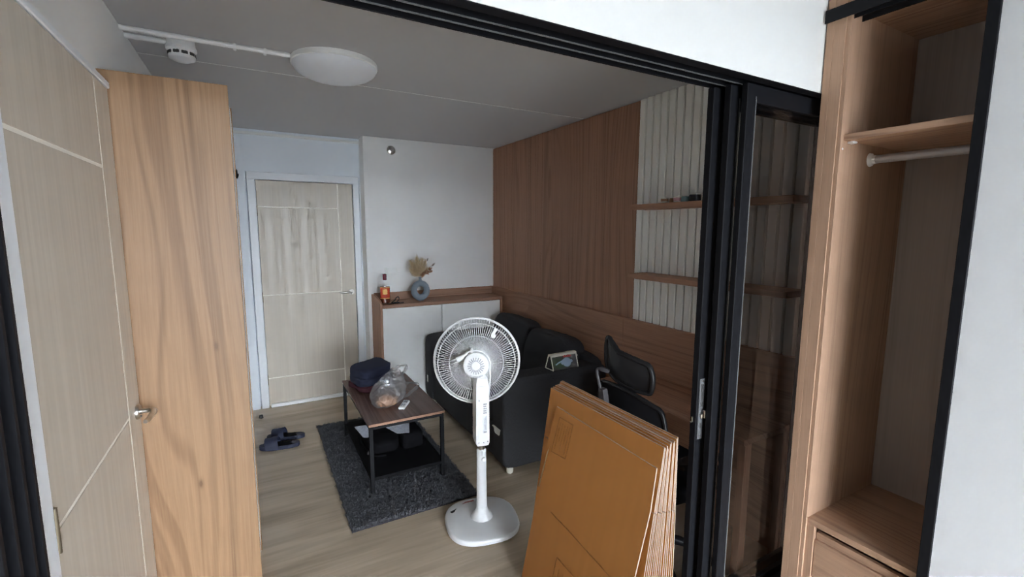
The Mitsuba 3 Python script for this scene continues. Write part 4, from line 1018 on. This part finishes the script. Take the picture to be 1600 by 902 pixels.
ORD = ['', 'second', 'third', 'fourth', 'fifth', 'sixth', 'seventh', 'eighth']
NB = 6
rs_ = np.random.RandomState(11)
for i in range(NB):
    f = i / (NB - 1)
    if i == 0:
        lab = 'frontmost flattened cardboard box of the leaning stack, with printed frames on its face'
    elif i == NB - 1:
        lab = 'rearmost flattened cardboard box of the leaning stack, nearest the office chair'
    else:
        lab = f'{ORD[i]} flattened cardboard box from the front of the leaning stack'
    k = thing('flattened_box', lab, 'cardboard box', None)
    if i == 0:
        cs = [(1.108, 1.585, 0.838), (1.108, 1.012, 0.826), (0.885, 1.000, 0.0045), (0.962, 1.640, 0.0045)]
        midp = [(1.060, 1.600, 0.62), (1.074, 1.000, 0.69)]
        th_b = 0.006
        fc, ed, G0 = board(cs, th_b, 1, midp)
        part(k, 'board', fc, 'cardboard', 40); part(k, 'board_edge', ed, 'cardboard_core')
    else:
        g_ = (i - 1) / (NB - 2)
        dy, dz = rs_.uniform(-0.003, 0.003), rs_.uniform(-0.006, 0.004)
        xt, xbf, xbn = 1.124 + 0.060 * g_, 0.990 + 0.15 * g_, 0.985 + 0.185 * g_
        yf, yn = 1.655 + 0.012 * g_ + dy, 1.0 + dy
        zt = 0.905 + 0.006 * g_ + dz
        for q in range(3):
            dx = 0.0045 * q; fan_ = 0.0155 * q
            zq = zt - 0.010 * q * rs_.uniform(-0.3, 1)
            cs = [(xt + dx, yf, zq), (xt + dx, yn + 0.002 * q, zq), (xbn + dx + fan_, yn + 0.003 * q, 0.0045), (xbf + dx + fan_, yf, 0.0045)]
            cutz = 0.68 - 0.02 * g_ - 0.006 * q
            def cut(z, side):
                t_ = (z - 0.002) / (zq - 0.002)
                return (cs[2][0] * (1 - t_) + cs[1][0] * t_, cs[1][1], z) if side == 'n' else (cs[3][0] * (1 - t_) + cs[0][0] * t_, cs[0][1], z)
            # body and hinged top flap, parted by a fold
            fc, ed, _ = board([cs[0], cs[1], cut(cutz + 0.003, 'n'), cut(cutz + 0.003, 'f')], 0.0040, 10 * i + q)
            part(k, 'flap', fc, 'cardboard', 40); part(k, 'flap_edge', ed, 'cardboard_core')
            fc, ed, _ = board([cut(cutz, 'f'), cut(cutz, 'n'), cs[2], cs[3]], 0.0040, 10 * i + q + 5)
            part(k, 'board', fc, 'cardboard', 40); part(k, 'board_edge', ed, 'cardboard_core')
# print, crease and tape on the front box
def on_face(G0, u, w):
    """Point at fraction u (far to near) and w (top to bottom) of the front face."""
    h_, W_ = G0.shape[:2]
    a, b = w * (h_ - 1), u * (W_ - 1)
    i, j = min(int(a), h_ - 2), min(int(b), W_ - 2)
    a -= i; b -= j
    return (G0[i, j] * (1 - b) + G0[i, j + 1] * b) * (1 - a) + (G0[i + 1, j] * (1 - b) + G0[i + 1, j + 1] * b) * a
cs = [(1.108, 1.585, 0.838), (1.108, 1.012, 0.826), (0.885, 1.000, 0.0045), (0.962, 1.640, 0.0045)]
_, _, G0 = board(cs, 0.006, 1, [(1.060, 1.600, 0.62), (1.074, 1.000, 0.69)])
def ink(u0, w0, u1, w1, wid, off=0.0032, n=10):
    p = np.array([on_face(G0, u0 + (u1 - u0) * s, w0 + (w1 - w0) * s) for s in np.linspace(0, 1, n)])
    d = p[-1] - p[0]; d /= np.linalg.norm(d); nrm = np.array([-0.97, 0, 0.22]); s = np.cross(d, nrm); s /= np.linalg.norm(s)
    V, F = [], []
    for q in p:
        V += [q + nrm * off - s * wid / 2, q + nrm * off + s * wid / 2]
    for i in range(n - 1):
        F += [[2 * i, 2 * i + 1, 2 * i + 3], [2 * i, 2 * i + 3, 2 * i + 2]]
    m = trimesh.Trimesh(V, F, process=False); m2 = mv(m, 0.0008, 0, 0); m2.invert()
    return cat(m, m2)
def frame_print(u0, u1, w0, w1, lines):
    ms = [ink(u0, w0, u1, w0, 0.0022), ink(u1, w0, u1, w1, 0.0022), ink(u1, w1, u0, w1, 0.0022), ink(u0, w1, u0, w0, 0.0022)]
    for j in range(lines):
        u = u0 + (u1 - u0) * (j + 1) / (lines + 1)
        ms.append(ink(u, w0 + 0.12 * (w1 - w0), u, w1 - (0.1 + 0.25 * (j % 2)) * (w1 - w0), 0.0012))
    return cat(ms)
FB = 'flattened_box'
part(FB, 'printed_frame', frame_print(0.07, 0.235, 0.075, 0.43, 5), 'box_ink', label='faint printed label frame near the top')
part(FB, 'printed_frame', frame_print(0.36, 0.60, 0.775, 0.97, 4), 'box_ink', label='faint printed label frame near the bottom')
part(FB, 'crease', ink(0.20, 0.665, 0.97, 0.70, 0.0022), 'box_ink', label='pressed crease across the face')
tpv = [(1.0835, 1.586, 0.685), (1.082, 1.577, 0.685), (1.030, 1.583, 0.49), (1.031, 1.593, 0.49)]
part(FB, 'tape', sheet([(x - 0.007, y_, z) for x, y_, z in tpv], 0.0, 5), 'clear_tape', True, label='strip of glossy clear tape')

# ------------------------------------------------------------------ office chair
k = thing('office_chair', 'black mesh office chair between the cardboard stack and the desk', 'office chair')
OX, OY = 1.64, 1.50
def arc_panel(yc, zc, hw, hh, depth, thick, n=18, m_=12, e=0.55, curve=0.05, skew=0.0, horn=0.0):
    """Upright curved pad facing +x: superellipse outline, hollow towards +x."""
    V, F = [], []
    for layer in (0, 1):
        for i in range(m_ + 1):
            for j in range(n + 1):
                u, w = j / n * 2 - 1, i / m_ * 2 - 1
                s = math.sqrt(max(0.0, 1 - u * u / 2)); q = math.sqrt(max(0.0, 1 - w * w / 2))
                uu, ww = u * (q * 0.55 + 0.45), w * (s * 0.55 + 0.45)
                yy, zz = yc - hw * uu, zc + hh * ww + skew * uu + horn * max(0.0, -uu - 0.25) * max(0.0, 0.5 + ww)
                yy += horn * 0.35 * max(0.0, -uu - 0.4) * max(0.0, ww)
                xx = depth + curve * uu * uu + 0.03 * (ww ** 2) * (1 if ww < 0 else 0.4)
                V.append((xx + (thick if layer else 0), yy, zz))
    N = (n + 1) * (m_ + 1)
    for i in range(m_):
        for j in range(n):
            a = i * (n + 1) + j
            F += [[a, a + n + 1, a + n + 2], [a, a + n + 2, a + 1], [N + a, N + a + n + 2, N + a + n + 1], [N + a, N + a + 1, N + a + n + 2]]
    bd = [j for j in range(n + 1)] + [i * (n + 1) + n for i in range(1, m_ + 1)] + [m_ * (n + 1) + j for j in range(n - 1, -1, -1)] + [i * (n + 1) for i in range(m_ - 1, 0, -1)]
    for a, b in zip(bd, bd[1:] + bd[:1]):
        F += [[a, b, N + b], [a, N + b, N + a]]
    m = trimesh.Trimesh(V, F, process=False); m.fix_normals()
    rim = tube(smooth_path([V[a] for a in bd[::2] + bd[:1]], 4), thick * 0.75, 8)
    return m, rim
m, rim = arc_panel(1.505, 0.975, 0.148, 0.074, 1.40, 0.016, curve=0.04, skew=-0.012, horn=0.062)
h_ = part(k, 'headrest', m, 'black_plastic', 50)
put(h_ + '__rim', rim, 'black_plastic', True)
m, rim = arc_panel(1.50, 0.668, 0.225, 0.220, 1.405, 0.014, curve=0.05, skew=-0.012)
b_ = part(k, 'backrest', m, 'dark_mesh', 50)
put(b_ + '__rim', rim, 'black_plastic', True)
br = part(k, 'headrest_bracket', cat(tube(smooth_path([(1.385, 1.590, 0.955), (1.372, 1.625, 0.958), (1.368, 1.632, 0.935), (1.374, 1.612, 0.865), (1.382, 1.60, 0.82)], 6), 0.0075, 10), tube([(1.39, 1.575, 0.955), (1.374, 1.612, 0.960)], [0.010, 0.012], 12)), 'grey_plastic', True, label='grey bracket behind the headrest')
put(br + '__sleeve', trimesh.convex.convex_hull(np.array([(x, y, z) for x in (1.366, 1.394) for y, z in ((1.618, 0.868), (1.588, 0.868), (1.570, 0.80), (1.60, 0.72), (1.57, 0.72))])), 'grey_plastic')
part(k, 'spine', tube(smooth_path([(1.40, 1.50, 0.80), (1.385, 1.50, 0.62), (1.40, 1.50, 0.48), (1.50, 1.50, 0.40), (1.60, 1.50, 0.40)], 6), 0.022, 10), 'black_plastic', True)
part(k, 'seat', soft(1.655, 1.50, 0.455, 0.235, 0.24, 0.045, 0.4, 0.004, 6, 3, 4), 'dark_mesh', True)
for s in (-1, 1):
    a_ = part(k, 'armrest', soft(1.60, 1.50 + s * 0.265, 0.628, 0.12, 0.035, 0.016, 0.4, sub=3), 'black_plastic', True)
    put(a_ + '__post', tube([(1.60, 1.50 + s * 0.22, 0.43), (1.60, 1.50 + s * 0.262, 0.47), (1.60, 1.50 + s * 0.265, 0.62)], 0.016, 10), 'black_plastic', True)
part(k, 'gas_lift', cat(lathe([(0, 0.09), (0.028, 0.09), (0.028, 0.26), (0.018, 0.262), (0.018, 0.40), (0, 0.40)], 20).apply_translation((OX, OY, 0)), box(OX - 0.09, OX + 0.09, OY - 0.08, OY + 0.08, 0.385, 0.42, 0.01)), 'black_plastic', 40)
for i in range(5):
    a = 0.5 + i * 2 * math.pi / 5
    e = np.array([OX + 0.25 * math.cos(a), OY + 0.25 * math.sin(a), 0.075])
    l_ = part(k, 'leg', tube([(OX, OY, 0.105), (OX + 0.12 * math.cos(a), OY + 0.12 * math.sin(a), 0.098), e], [0.026, 0.022, 0.015], 10), 'black_plastic', 40)
    put(l_ + '__caster', cat(tube([e - [0, 0, 0.047] + 0.011 * np.array([-math.sin(a), math.cos(a), 0]), e - [0, 0, 0.047] + 0.024 * np.array([-math.sin(a), math.cos(a), 0])], 0.0275, 16), tube([e - [0, 0, 0.047] - 0.011 * np.array([-math.sin(a), math.cos(a), 0]), e - [0, 0, 0.047] - 0.024 * np.array([-math.sin(a), math.cos(a), 0])], 0.0275, 16), tube([e, e - [0, 0, 0.05]], 0.008, 8)), 'black_plastic', 40)
